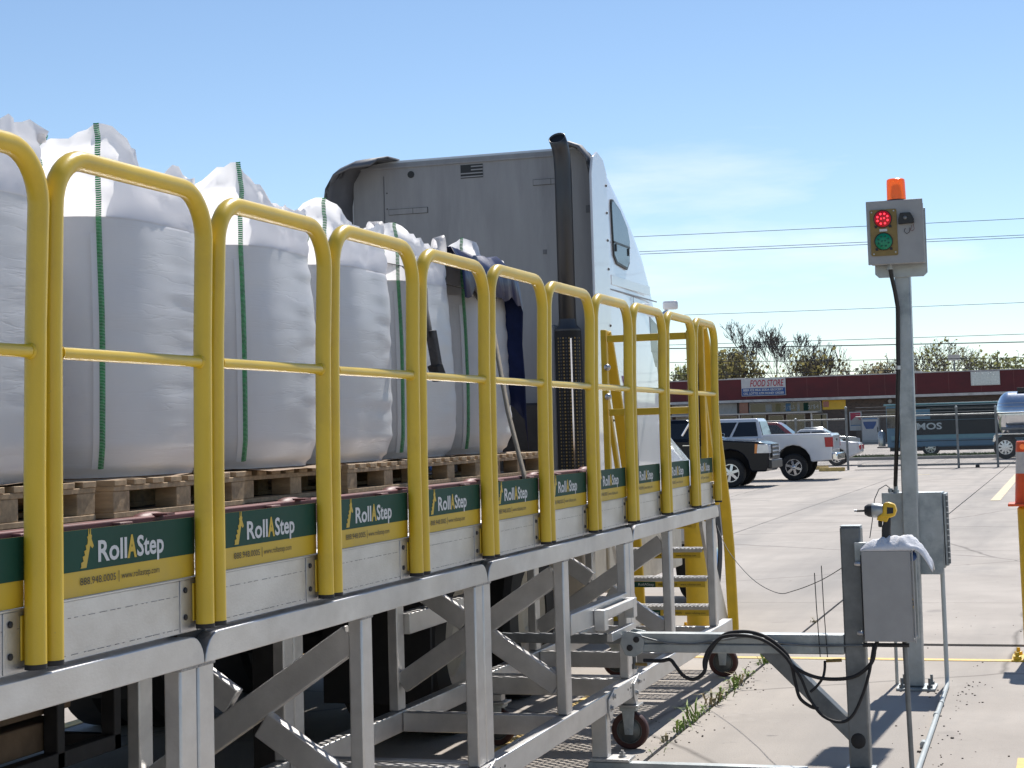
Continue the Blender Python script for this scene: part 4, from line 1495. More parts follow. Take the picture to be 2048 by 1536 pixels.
# exhaust stack with perforated heat shield
ex, ey = -3.628, 12.92
stk = MB().tube([(ex, ey, 2.35), (ex, ey, 3.55), (ex, ey, 3.68), (ex - .002, ey - .015, 3.80), (ex - .006, ey - .045, 3.87), (ex - .012, ey - .10, 3.925)], [.064, .064, .064, .064, .064, .064], 22, caps=False).build('exhaust_stack', 'exhaust', tk, smooth=50, fix=False, solid=.006)
dq = Vector((-.006, -.055, .055)).normalized()
MB().cyl(Vector((ex - .012, ey - .10, 3.925)) - dq * .02, Vector((ex - .012, ey - .10, 3.925)) - dq * .012, .061, n=20).build('stack_mouth', 'exhaust_dark', stk, smooth=0)
MB().cyl((ex, ey, 1.25), (ex, ey, 2.44), .103, n=28).build('muffler', 'exhaust_dark', tk, smooth=40)
MB().lathe([(.105, 0), (.105, .012), (.072, .045), (.066, .10)], (ex, ey, 2.44), 24).build('muffler_cap', 'exhaust', tk, smooth=40)
# slots of the shield in rows, as thin raised plates between slots
for col in range(-4, 5):
    a = -math.pi / 2 + .35 + col * .22
    mb = MB()
    for row in range(44):
        z = 1.28 + row * .0255
        c_, s_ = math.cos(a), math.sin(a)
        x_, y_ = ex + .1045 * c_, ey + .1045 * s_
        t_ = Vector((-s_, c_, 0)) * .006
        p = Vector((x_, y_, z))
        o = Vector((c_, s_, 0)) * .002
        mb.add([p - t_, p + t_, p + t_ + Vector((0, 0, .012)), p - t_ + Vector((0, 0, .012)), p + o + Vector((0, 0, .006))], [(0, 1, 4), (1, 2, 4), (2, 3, 4), (3, 0, 4)])
    mb.build('shield_slots', 'brass' if col % 2 == 0 else 'exhaust', tk, smooth=0)
MB().box(ex - .006 + .05, ex + .006 + .05, ey - .100, ey - .092, 1.3, 2.38).build('shield_strip', 'chrome', tk, smooth=0)
MB().box(CX - .8, CX + .7, 12.98, 13.2, 1.05, 1.9).build('air_tank_frame', 'dark_steel', tk, bevel=.02)
MB().box(-3.86, -3.75, 13.0, 13.2, 1.1, 2.5).build('grab_panel', 'cab_back', tk, bevel=.02)

# ------------------------------------------------------------------ signal pole
sp = thing('signal_pole', 'galvanised square pole carrying a red and green signal box with orange beacon', 'signal pole', (-.99, 11.42, 0))
PT = Vector((-.966, 11.42, 2.66))
PB = Vector((-.998, 11.42, .018))
MB().bar(PB, PT, .098, .098, (0, 1, 0)).build('pole', 'galv', sp, bevel=.008)
bp = MB().box(-1.115, -.875, 11.30, 11.54, 0.0005, .016).build('base_plate', 'galv', sp, bevel=.003)
for (x, y_) in ((-1.08, 11.335), (-.91, 11.335), (-1.08, 11.505), (-.91, 11.505)):
    MB().lathe([(.018, 0), (.018, .018), (.009, .018), (.009, .06)], (x, y_, .016), 8).build('anchor_bolt', 'galv_dark', bp, smooth=0)
MB().prism([(-1.134, 2.62), (-1.110, 2.597), (-.832, 2.594), (-.806, 2.618), (-.803, 3.03), (-1.128, 3.03)], 'y', 11.355, 11.366).build('mounting_plate', 'galv', sp, bevel=.002)
bx = MB().box(-1.149, -.814, 11.20, 11.352, 2.676, 3.064).build('signal_box', 'box_grey', sp, bevel=.006)
MB().box(-1.157, -.806, 11.19, 11.199, 2.668, 3.072).build('box_door', 'box_grey', bx, bevel=.004)
YF = 11.188
pl = MB().prism([(-1.128, 2.722), (-.975, 2.722), (-.968, 2.73), (-.968, 3.008), (-.975, 3.016), (-1.128, 3.016), (-1.135, 3.008), (-1.135, 2.73)], 'y', YF - .006, YF + .001).build('signal_plate', 'brass', sp, bevel=.001)
for (zc, lens, led, nm) in ((2.955, 'red_lens', 'red_led', 'red_lamp'), (2.812, 'green_lens', 'green_led', 'green_lamp')):
    xc = -1.054
    lm = MB().lathe([(.052, 0), (.052, -.010), (.046, -.016), (.02, -.020)], (xc, YF - .006, zc), 24, 'y').build(nm, lens, sp, smooth=50)
    MB().lathe([(.057, 0), (.057, -.008), (.052, -.010), (.052, 0)], (xc, YF - .0062, zc), 24, 'y', ring=True).build('bezel', 'black_trim', lm, smooth=40)
    for (dx, dz) in ((-.012, .030), (.012, .030), (-.031, .012), (.030, .015), (-.009, .001), (.010, .003), (-.031, -.012), (.031, -.010), (-.012, -.030), (.014, -.029)):
        MB().ball((xc + dx, YF - .024, zc + dz), .0068, .004, .0068, 8, 5).build('led', led, lm, smooth=60)
    for s in (-1, 1):
        MB().box(xc + s * .044 - .008, xc + s * .044 + .008, YF - .013, YF - .0065, zc - .056, zc - .040).build('lens_clip', 'black_trim', lm, smooth=0)
MB().box(-1.078, -1.03, YF - .0085, YF - .0065, 2.876, 2.892).build('plate_label', 'sign_white', pl, smooth=0)
for (x, z) in ((-1.122, 3.0), (-.985, 3.004), (-1.118, 2.735), (-.983, 2.742)):
    MB().lathe([(.006, 0), (.004, -.003)], (x, YF - .0065, z), 8, 'y').build('screw', 'bolt', pl, smooth=0)
hz = MB().prism([(-.957, 2.914), (-.862, 2.918), (-.862, 2.945), (-.882, 2.985), (-.944, 2.985), (-.957, 2.945)], 'y', YF - .03, YF + .001).build('buzzer', 'black_trim', sp, bevel=.003)
MB().ball((-.914, YF - .032, 2.953), .012, .008, .012).build('buzzer_dome', 'galv_dark', hz, smooth=60)
MB().tube([(-.868, YF - .015, 2.915), (-.862, YF - .015, 2.88), (-.872, YF - .015, 2.868), (-.886, YF - .012, 2.872), (-.876, YF - .012, 2.905)], .0018, 6).build('loose_wire', 'maroon', hz, smooth=50)
MB().tube([(-.917, YF - .01, 2.888), (-.925, YF - .012, 2.868), (-.91, YF - .012, 2.852), (-.893, YF - .012, 2.862), (-.888, YF - .012, 2.89)], .0022, 6).build('loose_wire', 'black_trim', hz, smooth=50)
bc = MB().lathe([(.066, 0), (.066, .012), (.060, .016)], (-.972, 11.275, 3.066), 24).build('beacon_base', 'black_trim', sp, smooth=40)
MB().lathe([(.060, 0), (.058, .11), (.056, .128), (.048, .134)], (-.972, 11.275, 3.082), 24).build('beacon_lens', 'orange_lens', sp, smooth=40)
MB().lathe([(.020, 0), (.024, .03), (.018, .085), (.008, .095)], (-.972, 11.275, 3.083), 12).build('beacon_lamp', 'brass', bc, smooth=40)
MB().lathe([(.016, 0), (.016, -.022), (.020, -.022), (.020, -.034), (.012, -.036)], (-1.032, 11.28, 2.676), 12).build('cable_gland', 'galv', sp, smooth=40)
cable = [(-1.032, 11.28, 2.66), (-1.026, 11.29, 2.60), (-1.010, 11.31, 2.50), (-1.000, 11.335, 2.40), (-1.006, 11.35, 2.28), (-1.012, 11.355, 2.15), (-1.016, 11.36, 2.02), (-1.028, 11.37, 1.85), (-1.045, 11.39, 1.60), (-1.065, 11.44, 1.40), (-1.082, 11.52, 1.27)]
cb = MB().tube(cable, .0135, 10).build('flexible_conduit', 'black_trim', sp, smooth=50)
MB().lathe([(.019, -.012), (.019, .012)], (-1.016, 11.36, 2.02), 10).build('conduit_clamp', 'bolt', cb, smooth=40)

jb = thing('electrical_enclosure', 'galvanised hinged electrical enclosure on the back of the signal pole', 'electrical box', (-.98, 11.6, .71))
MB().prism([(-1.165, .72), (-1.155, .708), (-.815, .706), (-.802, .72), (-.792, 1.224), (-1.168, 1.224)], 'y', 11.475, 11.487).build('mounting_plate', 'galv', jb, bevel=.003)
MB().box(-1.14, -.79, 11.488, 11.70, .745, 1.222).build('enclosure_body', 'galv', jb, bevel=.005)
MB().box(-.786, -.768, 11.49, 11.70, .76, 1.215).build('enclosure_door', 'galv', jb, bevel=.003)
for k in range(12):
    z = .775 + k * .036
    MB().cyl((-.763, 11.485, z), (-.763, 11.485, z + .030), .008, n=8).build('hinge_knuckle', 'galv_dark', jb, smooth=40)
MB().lathe([(.020, 0), (.020, .02), (.014, .022), (.014, .045)], (-1.083, 11.545, 1.223), 12).build('cable_gland', 'galv', jb, smooth=40)
MB().lathe([(.015, 0), (.015, .028)], (-1.118, 11.545, 1.223), 10).build('cable_gland', 'galv', jb, smooth=40)
MB().tube([(-1.118, 11.545, 1.25), (-1.14, 11.50, 1.275), (-1.18, 11.45, 1.25), (-1.205, 11.40, 1.19), (-1.22, 11.34, 1.05), (-1.235, 11.30, .95)], .003, 6).build('thin_wire', 'wire', jb, smooth=50)
cd = thing('conduit_pipe', 'grey plastic conduit dropping from the enclosure and running along the ground towards the camera', 'conduit', (-.8, 11.6, 0))
MB().tube([(-.818, 11.58, .74), (-.820, 11.58, .10), (-.820, 11.575, .05), (-.818, 11.54, .022), (-.814, 11.48, .016), (-.79, 9.9, .0145), (-.768, 8.4, .0145)], .0140, 12).build('pipe', 'pvc', cd, smooth=50)
for y_ in (10.75, 10.32, 9.4):
    MB().cyl((-.80, y_ - .03, .0165), (-.80, y_ + .03, .0165), .0165, n=12).build('coupling', 'pvc', cd, smooth=40)
c2 = thing('conduit_pipe', 'short thin steel conduit behind the signal pole on its left', 'conduit', (-1.13, 11.6, 0))
MB().cyl((-1.135, 11.60, 0.0), (-1.13, 11.60, .75), .011, n=10).build('pipe', 'galv', c2, smooth=40)

# ------------------------------------------------------------------ docking stand
ds = thing('docking_stand', 'galvanised steel stand with horizontal arm and diagonal brace reaching to the platform', 'stand', (-1.05, 8.75, 0))
MB().box(-1.095, -.995, 8.70, 8.80, .012, 1.172).build('post', 'galv_dark', ds, bevel=.008)
MB().box(-1.093, -.997, 8.702, 8.798, 1.1725, 1.178).build('post_cap', 'galv', ds, smooth=0)
MB().box(-1.115, -.975, 8.68, 8.82, .0005, .0115).build('base_plate', 'galv', ds, bevel=.002)
MB().box(-2.15, -1.0965, 8.705, 8.795, .602, .650).build('arm', 'galv', ds, bevel=.004)
MB().box(-2.12, -1.0965, 8.700, 8.80, .556, .6005).build('arm', 'galv', ds, bevel=.006)
a = (-1.50, 8.75, .60)
b = (-1.02, 8.75, .125)
MB().bar(a, b, .075, .095, (0, 1, 0)).build('brace', 'galv_dark', ds, bevel=.005)
MB().ball((-1.048, 8.70, .145), .036, .006, .038).build('weld_patch', 'dark_steel', ds, smooth=60)
hp_ = [(-2.217, .60), (-2.205, .645), (-2.17, .662), (-2.11, .652), (-2.09, .62), (-2.10, .56), (-2.14, .535), (-2.19, .542)]
hg = MB().prism(hp_, 'y', 8.685, 8.699).build('hinge_plate', 'galv', ds, bevel=.003)
MB().prism(hp_, 'y', 8.801, 8.815).build('hinge_plate', 'galv', ds, bevel=.003)
for (x, z) in ((-2.13, .622), (-2.165, .580)):
    MB().lathe([(.016, 0), (.016, -.006), (.010, -.008)], (x, 8.685, z), 10, 'y').build('pivot_bolt', 'dark_steel', hg, smooth=40)
MB().box(-2.36, -1.28, 8.535, 8.60, .0005, .038).build('floor_channel', 'galv', ds, bevel=.003)
MB().lathe([(.010, 0), (.010, -.05), (.014, -.05), (.014, -.075), (.007, -.076)], (-2.155, 8.73, .545), 8).build('valve', 'galv_dark', ds, smooth=40)
MB().cyl((-1.185, 8.69, .527), (-1.11, 8.69, .531), .008, n=8).build('air_fitting', 'brass', ds, smooth=40)
MB().cyl((-2.14, 8.69, .500), (-2.08, 8.69, .498), .008, n=8).build('air_fitting', 'brass', ds, smooth=40)

def hose(pts, r, label, mname='rubber', cat='hose', name='hose'):
    # smooth through the points
    P = [Vector(p) for p in pts]
    out = []
    for i in range(len(P) - 1):
        p0_, p1_, p2_, p3_ = P[max(i - 1, 0)], P[i], P[i + 1], P[min(i + 2, len(P) - 1)]
        for t in range(6):
            u = t / 6
            out.append(.5 * ((2 * p1_) + (-p0_ + p2_) * u + (2 * p0_ - 5 * p1_ + 4 * p2_ - p3_) * u * u + (-p0_ + 3 * p1_ - 3 * p2_ + p3_) * u ** 3))
    out.append(P[-1])
    o = MB().tube(out, r, 8).build(name, mname, None, smooth=60)
    tag(o, label, cat)
    return o

hose([(-2.09, 8.66, .522), (-2.0, 8.65, .522), (-1.95, 8.64, .530), (-1.92, 8.63, .50), (-1.88, 8.62, .455), (-1.83, 8.62, .438), (-1.78, 8.63, .47), (-1.765, 8.64, .53), (-1.73, 8.65, .60), (-1.67, 8.66, .655), (-1.58, 8.665, .668),
      (-1.50, 8.66, .655), (-1.43, 8.65, .62), (-1.37, 8.64, .565), (-1.34, 8.63, .51), (-1.25, 8.63, .462), (-1.15, 8.63, .448), (-1.04, 8.62, .465), (-.96, 8.61, .53), (-.94, 8.62, .60), (-.92, 8.66, .66)], .0095,
     'black rubber hose looping over the stand arm and sagging to the control box')
hose([(-1.775, 8.625, .49), (-1.775, 8.63, .53), (-1.75, 8.635, .585), (-1.69, 8.645, .640), (-1.60, 8.645, .652), (-1.50, 8.64, .638), (-1.42, 8.63, .595), (-1.35, 8.62, .525), (-1.33, 8.62, .44), (-1.31, 8.615, .36), (-1.26, 8.61, .32), (-1.22, 8.612, .31)], .0085,
     'black rubber hose hanging over the diagonal brace and ending on it')
hose([(-1.36, 8.61, .54), (-1.30, 8.60, .46), (-1.26, 8.60, .36), (-1.20, 8.59, .28), (-1.12, 8.585, .252), (-1.06, 8.585, .28), (-1.01, 8.59, .37), (-.975, 8.60, .47), (-.955, 8.61, .56), (-.945, 8.63, .62)], .0075,
     'thin black cable hanging in the lowest loop below the control box')
hose([(-1.19, 8.68, .527), (-1.19, 8.66, .49), (-1.20, 8.65, .45), (-1.23, 8.64, .41), (-1.26, 8.63, .385)], .0065, 'short black air line curving from the brass fitting to the brace')
hose([(-2.14, 8.69, .645), (-2.0, 8.685, .612), (-1.85, 8.685, .602), (-1.70, 8.685, .622), (-1.55, 8.685, .640), (-1.40, 8.685, .612), (-1.25, 8.685, .600), (-1.08, 8.685, .601), (-.95, 8.68, .606)], .0050, 'grey cable lying along the face of the stand arm', 'galv_dark')
hose([(-2.25, 11.50, 1.03), (-2.12, 11.2, .88), (-1.85, 10.5, .765), (-1.60, 9.85, .745), (-1.44, 9.45, .795), (-1.25, 9.1, .88), (-1.09, 8.78, .975)], .0022, 'thin dark wire sagging from the platform end to the stand post', 'wire', 'wire', 'wire')
for k, (x, z1, lab) in enumerate(((-1.217, .95, 'shorter black zip tie tail standing up from the stand arm'), (-1.182, .985, 'taller black zip tie tail standing up from the stand arm, nearer the post'))):
    z = MB().tube([(x + .004, 8.69, .545), (x, 8.69, .66), (x - .006, 8.70, .80), (x - .010, 8.71, z1)], .0024, 6).build('zip_tie', 'black_trim', None, smooth=40)
    tag(z, lab, 'zip tie')

# control box beside the post
bxx = thing('control_box', 'grey open-sided control box fixed beside the short post', 'control box', (-.87, 8.7, .63))
MB().box(-.985, -.752, 8.600, 8.612, .632, 1.062).build('back_panel', 'box_grey', bxx, bevel=.003)
MB().box(-.985, -.752, 8.613, 8.80, 1.050, 1.062).build('top_panel', 'box_grey', bxx, bevel=.003)
MB().box(-.985, -.752, 8.613, 8.80, .632, .644).build('bottom_panel', 'box_grey', bxx, bevel=.003)
MB().box(-.985, -.973, 8.613, 8.80, .645, 1.049).build('side_panel', 'box_grey', bxx, bevel=.003)
MB().box(-.985, -.745, 8.80, 8.812, .625, 1.066).build('open_door', 'galv', bxx, bevel=.003)
MB().box(-.748, -.742, 8.595, 8.612, .626, 1.066).build('rolled_edge', 'box_grey', bxx, bevel=.002)
MB().box(-.993, -.986, 8.63, 8.70, .655, 1.04).build('gap_shade', 'rubber', bxx, smooth=0)  # dark strip stands in for the shaded gap between post and box
for z in (.67, 1.0):
    MB().lathe([(.012, 0), (.012, -.02), (.007, -.03)], (-.992, 8.62, z), 8, 'x').build('wing_bolt', 'bolt', bxx, smooth=40)
for k, (x, y_, z0, z1, m_) in enumerate(((-.80, 8.70, .70, .96, 'black_trim'), (-.775, 8.69, .72, .90, 'drill_yellow'), (-.785, 8.74, .68, 1.0, 'maroon'), (-.77, 8.68, .78, .84, 'black_trim'))):
    MB().tube([(x, y_, z0), (x + .02, y_ - .01, (z0 + z1) / 2), (x - .01, y_ + .01, z1)], .004, 6).build('loose_wire', m_, bxx, smooth=50)
MB().box(-1.02, -.965, 8.635, 8.69, 1.0, 1.10).build('bent_bracket', 'galv', bxx, bevel=.002)
MB().ball((-.755, 8.70, 1.03), .025, .03, .025).build('blue_plug', 'banner_blue', bxx, smooth=60)
rd = thing('conduit_pipe', 'dark steel conduit standing under the control box', 'conduit', (-.80, 8.66, 0))
MB().cyl((-.795, 8.66, 0.0), (-.803, 8.66, .625), .0125, n=10).build('pipe', 'galv_dark', rd, smooth=40)
MB().cyl((-1.0, 8.64, .612), (-.78, 8.64, .612), .010, n=10).build('pipe', 'black_trim', rd, smooth=40)

# towel draped over the box top
rows = []
for i in range(41):
    row = []
    for j in range(17):
        u, v = i / 40, j / 16
        x = -.99 + .34 * u
        y_ = 8.600 + .19 * v
        bulge = math.sin(math.pi * v) ** .6
        z = 1.064 + bulge * (.026 + .034 * max(0, math.sin(u * 3.1)) + .028 * noise.noise(Vector((x * 20, y_ * 16, .4))) + .014 * noise.noise(Vector((x * 55, y_ * 40, 1.4))))
        if u > .74:
            q = (u - .74) / .26
            z -= .105 * q ** 1.6
            x = -.99 + .34 * .74 + .34 * .26 * q * .95
            y_ = 8.640 + .12 * v - .015 * q
        row.append((x, y_, z))
    rows.append(row)
tw = MB().grid(rows).build('towel', 'towel', None, smooth=60, fix=False, solid=.005)
tag(tw, 'crumpled white towel lying on the control box and hanging over its side', 'towel')

# cordless impact driver
dr = thing('impact_driver', 'yellow and black cordless impact driver standing on the towel', 'power tool', (-.92, 8.68, 1.09))
Yd = 8.69
MB().lathe([(.018, .0), (.028, -.006), (.034, -.03), (.035, -.055), (.033, -.058)], (-.875, Yd, 1.252), 16, 'x').build('gear_case', 'galv', dr, smooth=40)
MB().lathe([(.033, 0), (.031, -.02), (.022, -.035), (.018, -.038)], (-.931, Yd, 1.252), 16, 'x').build('nose_cover', 'drill_black', dr, smooth=40)
bit = MB().cyl((-.966, Yd, 1.251), (-1.005, Yd, 1.250), .0055, n=8).build('bit', 'dark_steel', dr, smooth=40)
MB().cyl((-1.0055, Yd, 1.250), (-1.018, Yd, 1.250), .0075, n=8).build('bit_tip', 'bolt', bit, smooth=40)
mh = MB().prism([(-.905, 1.222), (-.86, 1.214), (-.826, 1.222), (-.815, 1.25), (-.822, 1.280), (-.85, 1.291), (-.875, 1.288), (-.882, 1.24)], 'y', Yd - .030, Yd + .030).build('motor_housing', 'drill_yellow', dr, bevel=.008)
MB().prism([(-.86, 1.235), (-.83, 1.238), (-.828, 1.265), (-.858, 1.268)], 'y', Yd - .0315, Yd - .0305).build('housing_panel', 'drill_black', mh, smooth=0)
MB().prism([(-.912, 1.205), (-.862, 1.195), (-.85, 1.222), (-.905, 1.226)], 'y', Yd - .024, Yd + .024).build('trigger_housing', 'drill_yellow', dr, bevel=.006)
MB().prism([(-.906, 1.172), (-.889, 1.170), (-.886, 1.200), (-.906, 1.202)], 'y', Yd - .012, Yd + .012).build('trigger', 'drill_black', dr, bevel=.004)
MB().prism([(-.893, 1.112), (-.846, 1.106), (-.848, 1.16), (-.843, 1.222), (-.872, 1.216), (-.889, 1.17)], 'y', Yd - .018, Yd + .018).build('handle', 'drill_black', dr, bevel=.008)
MB().prism([(-.948, 1.076), (-.945, 1.086), (-.922, 1.112), (-.86, 1.114), (-.853, 1.105), (-.862, 1.098), (-.915, 1.095), (-.935, 1.072)], 'y', Yd - .034, Yd + .034).build('base_shell', 'drill_yellow', dr, bevel=.004)
MB().prism([(-.936, 1.072), (-.914, 1.0945), (-.84, 1.097), (-.832, 1.085), (-.84, 1.072)], 'y', Yd - .032, Yd + .032).build('battery', 'drill_black', dr, bevel=.004)

# ------------------------------------------------------------------ bollards and cone
def bollard(x, y, h, r, label, plate=True):
    t = thing('bollard', label, 'bollard', (x, y, 0), group='yellow steel bollards')
    MB().lathe([(r, .012), (r, h - .02), (r * .8, h)], (x, y, 0), 28).build('pipe', 'yellow_flat', t, smooth=35)
    if plate:
        q = r + .085
        bpp = MB().box(x - q, x + q, y - q, y + q, .0005, .0115).build('base_plate', 'yellow_flat', t, bevel=.003)
        for sx in (-1, 1):
            for sy in (-1, 1):
                MB().lathe([(.028, 0), (.028, .022), (.014, .026), (.012, .05)], (x + sx * (q - .04), y + sy * (q - .04), .0115), 8).build('anchor_nut', 'yellow_flat', bpp, smooth=0)
    return t

bollard(-.285, 12.9, 1.065, .092, 'yellow bollard at the right edge with a traffic cone on top')
bollard(-2.99, 14.35, 1.10, .092, 'thick yellow bollard behind the platform stairs')
bollard(-3.76, 15.25, 1.10, .092, 'yellow bollard farther back, between the truck cab and the stairs')
cn = thing('traffic_cone', 'orange traffic cone with grey-white collar on top of the right-hand bollard', 'cone', (-.285, 12.9, 1.066))
MB().prism([(-.435, 12.75), (-.135, 12.75), (-.135, 13.05), (-.435, 13.05)], 'z', 1.066, 1.084).build('cone_base', 'cone_orange', cn, bevel=.006)
MB().lathe([(.105, .018), (.092, .22), (.0905, .225)], (-.285, 12.9, 1.066), 28).build('cone_lower', 'cone_orange', cn, smooth=40)
MB().lathe([(.0915, .2255), (.0835, .375)], (-.285, 12.9, 1.066), 28).build('cone_collar', 'cone_white', cn, smooth=40)
ct = MB().lathe([(.084, .3755), (.078, .445), (.070, .452)], (-.285, 12.9, 1.066), 28).build('cone_top', 'cone_orange', cn, smooth=40)
MB().lathe([(.020, 0), (.018, -.006)], (-.318, 12.825, 1.066 + .412), 14, 'y').build('reflector', 'reflector', ct, smooth=40)

# ------------------------------------------------------------------ far vehicles
def vwheel(parent, x, y, r, w, side, spokes=6):
    """wheel with axle along local y"""
    t = MB().lathe([(r * .62, -w / 2), (r * .92, -w / 2), (r, -w * .3), (r, w * .3), (r * .92, w / 2), (r * .62, w / 2)], (x, y, r), 28, 'y', ring=True).build('wheel', 'tyre', parent, smooth=35)
    rm = MB()
    yo = y + side * w * .36
    rm.lathe([(r * .62, -w * .04), (r * .62, w * .10), (r * .56, w * .10), (r * .56, -w * .04)], (x, yo, r), 26, 'y', ring=True)
    rm.lathe([(r * .14, -.01), (r * .14, .02), (r * .10, .03)], (x, yo, r), 12, 'y')
    for k in range(spokes):
        a = 2 * math.pi * k / spokes + .3
        p0_ = Vector((x + r * .10 * math.cos(a), yo + side * .012, r + r * .10 * math.sin(a)))
        p1_ = Vector((x + r * .58 * math.cos(a), yo + side * .005, r + r * .58 * math.sin(a)))
        rm.bar(p0_, p1_, .02, r * .18, (0, 1, 0) if False else (-math.sin(a), 0, math.cos(a)))
    rm.build('rim', 'rim', t, smooth=35)
    MB().lathe([(r * .60, -.005), (r * .60, .005)], (x, y + side * w * .22, r), 20, 'y').build('brake_disc', 'dark_steel', t, smooth=0)
    return t


def arch(cx, r, z0, n=8, rev=False):
    p = [(cx + r * math.cos(math.pi * i / n), z0 + r * .98 * math.sin(math.pi * i / n)) for i in range(n + 1)]
    return p[::-1] if not rev else p


def greenhouse(parent, bodym, base, roof, zb, zt, hwb, hwt, panes, glassm='glass_dark', slab=.05):
    """cabin as loft from belt (x0,x1) to roof; panes: list of (t0,t1) fractions along the length"""
    (b0, b1), (r0, r1) = base, roof

    def P(x01, h, s):
        xb = b0 + (b1 - b0) * x01
        xr = r0 + (r1 - r0) * x01
        return Vector((xb + (xr - xb) * h, s * (hwb + (hwt - hwb) * h), zb + (zt - zb) * h))
    rings = []
    for h in (0, .5, .9, 1.0):
        ins = .05 if h == 1.0 else 0
        zz = .0
        ring = [P(0, h, -1), P(1, h, -1), P(1, h, 1), P(0, h, 1)]
        if ins:
            c = Vector(((r0 + r1) / 2, 0, zt))
            ring = [c + (p - c) * .94 for p in ring]
            for p in ring:
                p.z = zt + .02
        rings.append(ring)
    MB().loft(rings).build('cabin', bodym, parent, smooth=20, bevel=.03)
    for s in (-1, 1):
        for (a, b) in panes:
            q = [P(a, .10, s), P(b, .10, s), P(b, .84, s), P(a, .84, s)]
            o = Vector((0, s * .012, .004))
            MB().add([p + o for p in q] + [p + o * -1.0 for p in q], [(0, 1, 2, 3), (7, 6, 5, 4), (0, 4, 5, 1), (1, 5, 6, 2), (2, 6, 7, 3), (3, 7, 4, 0)]).build('side_window', glassm, parent, smooth=0)
    for (e, nm) in ((0, 'rear_window'), (1, 'windscreen')):
        q = [P(e, .10, -.88), P(e, .10, .88), P(e, .86, .88), P(e, .86, -.88)]
        dx = .015 if e else -.015
        MB().add([p + Vector((dx, 0, .004)) for p in q] + [p - Vector((dx, 0, .004)) for p in q], [(0, 1, 2, 3), (7, 6, 5, 4), (0, 4, 5, 1), (1, 5, 6, 2), (2, 6, 7, 3), (3, 7, 4, 0)]).build(nm, glassm, parent, smooth=0)


def pickup(label, bodym, loc, rz):
    t = thing('pickup_truck', label, 'pickup truck', loc, rz, group='pickup trucks parked by the gate', local=True)
    hw = .96
    prof = [(-2.86, .60), (-2.30, .55)] + arch(-1.72, .52, .55)[0:] + [(-1.15, .45), (1.28, .45)] + arch(1.82, .52, .52)[0:] + [(2.40, .42), (2.80, .42), (2.88, .60), (2.90, .95), (2.86, 1.16), (2.60, 1.235), (1.55, 1.30), (1.35, 1.30), (-.80, 1.32), (-.84, 1.385), (-2.84, 1.385), (-2.88, 1.30)]
    body = MB()
    body.prism(prof, 'y', -hw, hw)
    body.build('body', bodym, t, smooth=25, bevel=.04)
    greenhouse(t, bodym, (-.82, 1.45), (-.66, .62), 1.29, 1.87, .90, .72, ((.06, .42), (.46, .88)))
    MB().box(-2.78, -.88, -hw + .08, hw - .08, 1.386, 1.390).build('bed_liner', 'black_trim', t, smooth=0)
    for s in (-1, 1):
        vwheel(t, -1.72, s * (hw - .12), .40, .27, s)
        vwheel(t, 1.82, s * (hw - .12), .40, .27, s)
        for x in (-1.72, 1.82):
            MB().lathe([(.51, 0), (.51, .02)], (x, s * (hw - .38), .55), 20, 'y').build('wheel_well', 'black_gap', t, smooth=0)
        MB().prism([(-2.885, .98), (-2.885, 1.27), (-2.66, 1.27), (-2.68, .98)], 'y', s * hw - .012, s * hw + .012).build('tail_lamp', 'tail_red', t, bevel=.01)
        MB().box(-2.895, -2.87, s * (hw - .10) - .09, s * (hw - .10) + .09, .98, 1.27).build('tail_lamp', 'tail_red', t, bevel=.006)
        MB().prism([(2.56, .92), (2.90, .92), (2.885, 1.15), (2.60, 1.17)], 'y', s * hw - .014, s * hw + .012).build('head_lamp', 'lamp_clear', t, bevel=.01)
        MB().box(2.875, 2.905, s * (hw - .2) - .18, s * (hw - .2) + .18, .92, 1.14).build('head_lamp', 'lamp_clear', t, bevel=.006)
        MB().prism([(2.50, .92), (2.565, .92), (2.60, 1.17), (2.52, 1.18)], 'y', s * hw - .010, s * hw + .013).build('turn_lamp', 'lamp_amber', t, bevel=.004)
        MB().box(1.15, 1.32, s * (hw + .04) - .10, s * (hw + .04) + .10, 1.30, 1.48).build('door_mirror', bodym, t, bevel=.03)
        for x in (.62, -.28):
            MB().box(x - .10, x + .10, s * hw - .01, s * hw + .022, 1.16, 1.19).build('door_handle', 'chrome', t, bevel=.006)
        for x in (1.25, .33, -.66):
            MB().box(x - .006, x + .006, s * hw - .01, s * hw + .002, .52, 1.30).build('door_gap', 'black_gap', t, smooth=0)
        MB().lathe([(.06, 0), (.05, .01)], (2.905, s * .66, .60), 12, 'x').build('fog_lamp', 'lamp_clear', t, smooth=0)
    MB().box(2.885, 2.93, -.58, .58, .78, 1.16).build('grille', 'black_trim', t, bevel=.01)
    for z in (.86, .97, 1.08):
        MB().box(2.932, 2.945, -.58, .58, z - .02, z + .02).build('grille_bar', 'chrome', t, bevel=.006)
    MB().box(2.84, 2.96, -hw + .03, hw - .03, .50, .74).build('front_bumper', 'black_trim' if 'black' in bodym else 'chrome', t, bevel=.03)
    MB().box(-3.02, -2.87, -hw + .02, hw - .02, .58, .80).build('rear_bumper', 'chrome', t, bevel=.03)
    MB().box(-2.905, -2.885, -.72, .72, .90, 1.33).build('tailgate', bodym, t, bevel=.01)
    MB().box(-2.92, -2.906, -.13, .13, 1.16, 1.23).build('tailgate_handle', 'black_trim', t, bevel=.005)
    return t


pickup('white pickup truck seen from its side and tailgate, parked behind the black pickup', 'pickup_white', (-9.60, 53.45, 0), R(180))
pickup('black pickup truck facing right, nose showing past the yellow railings', 'pickup_black', (-10.68, 48.45, 0), 0.0)


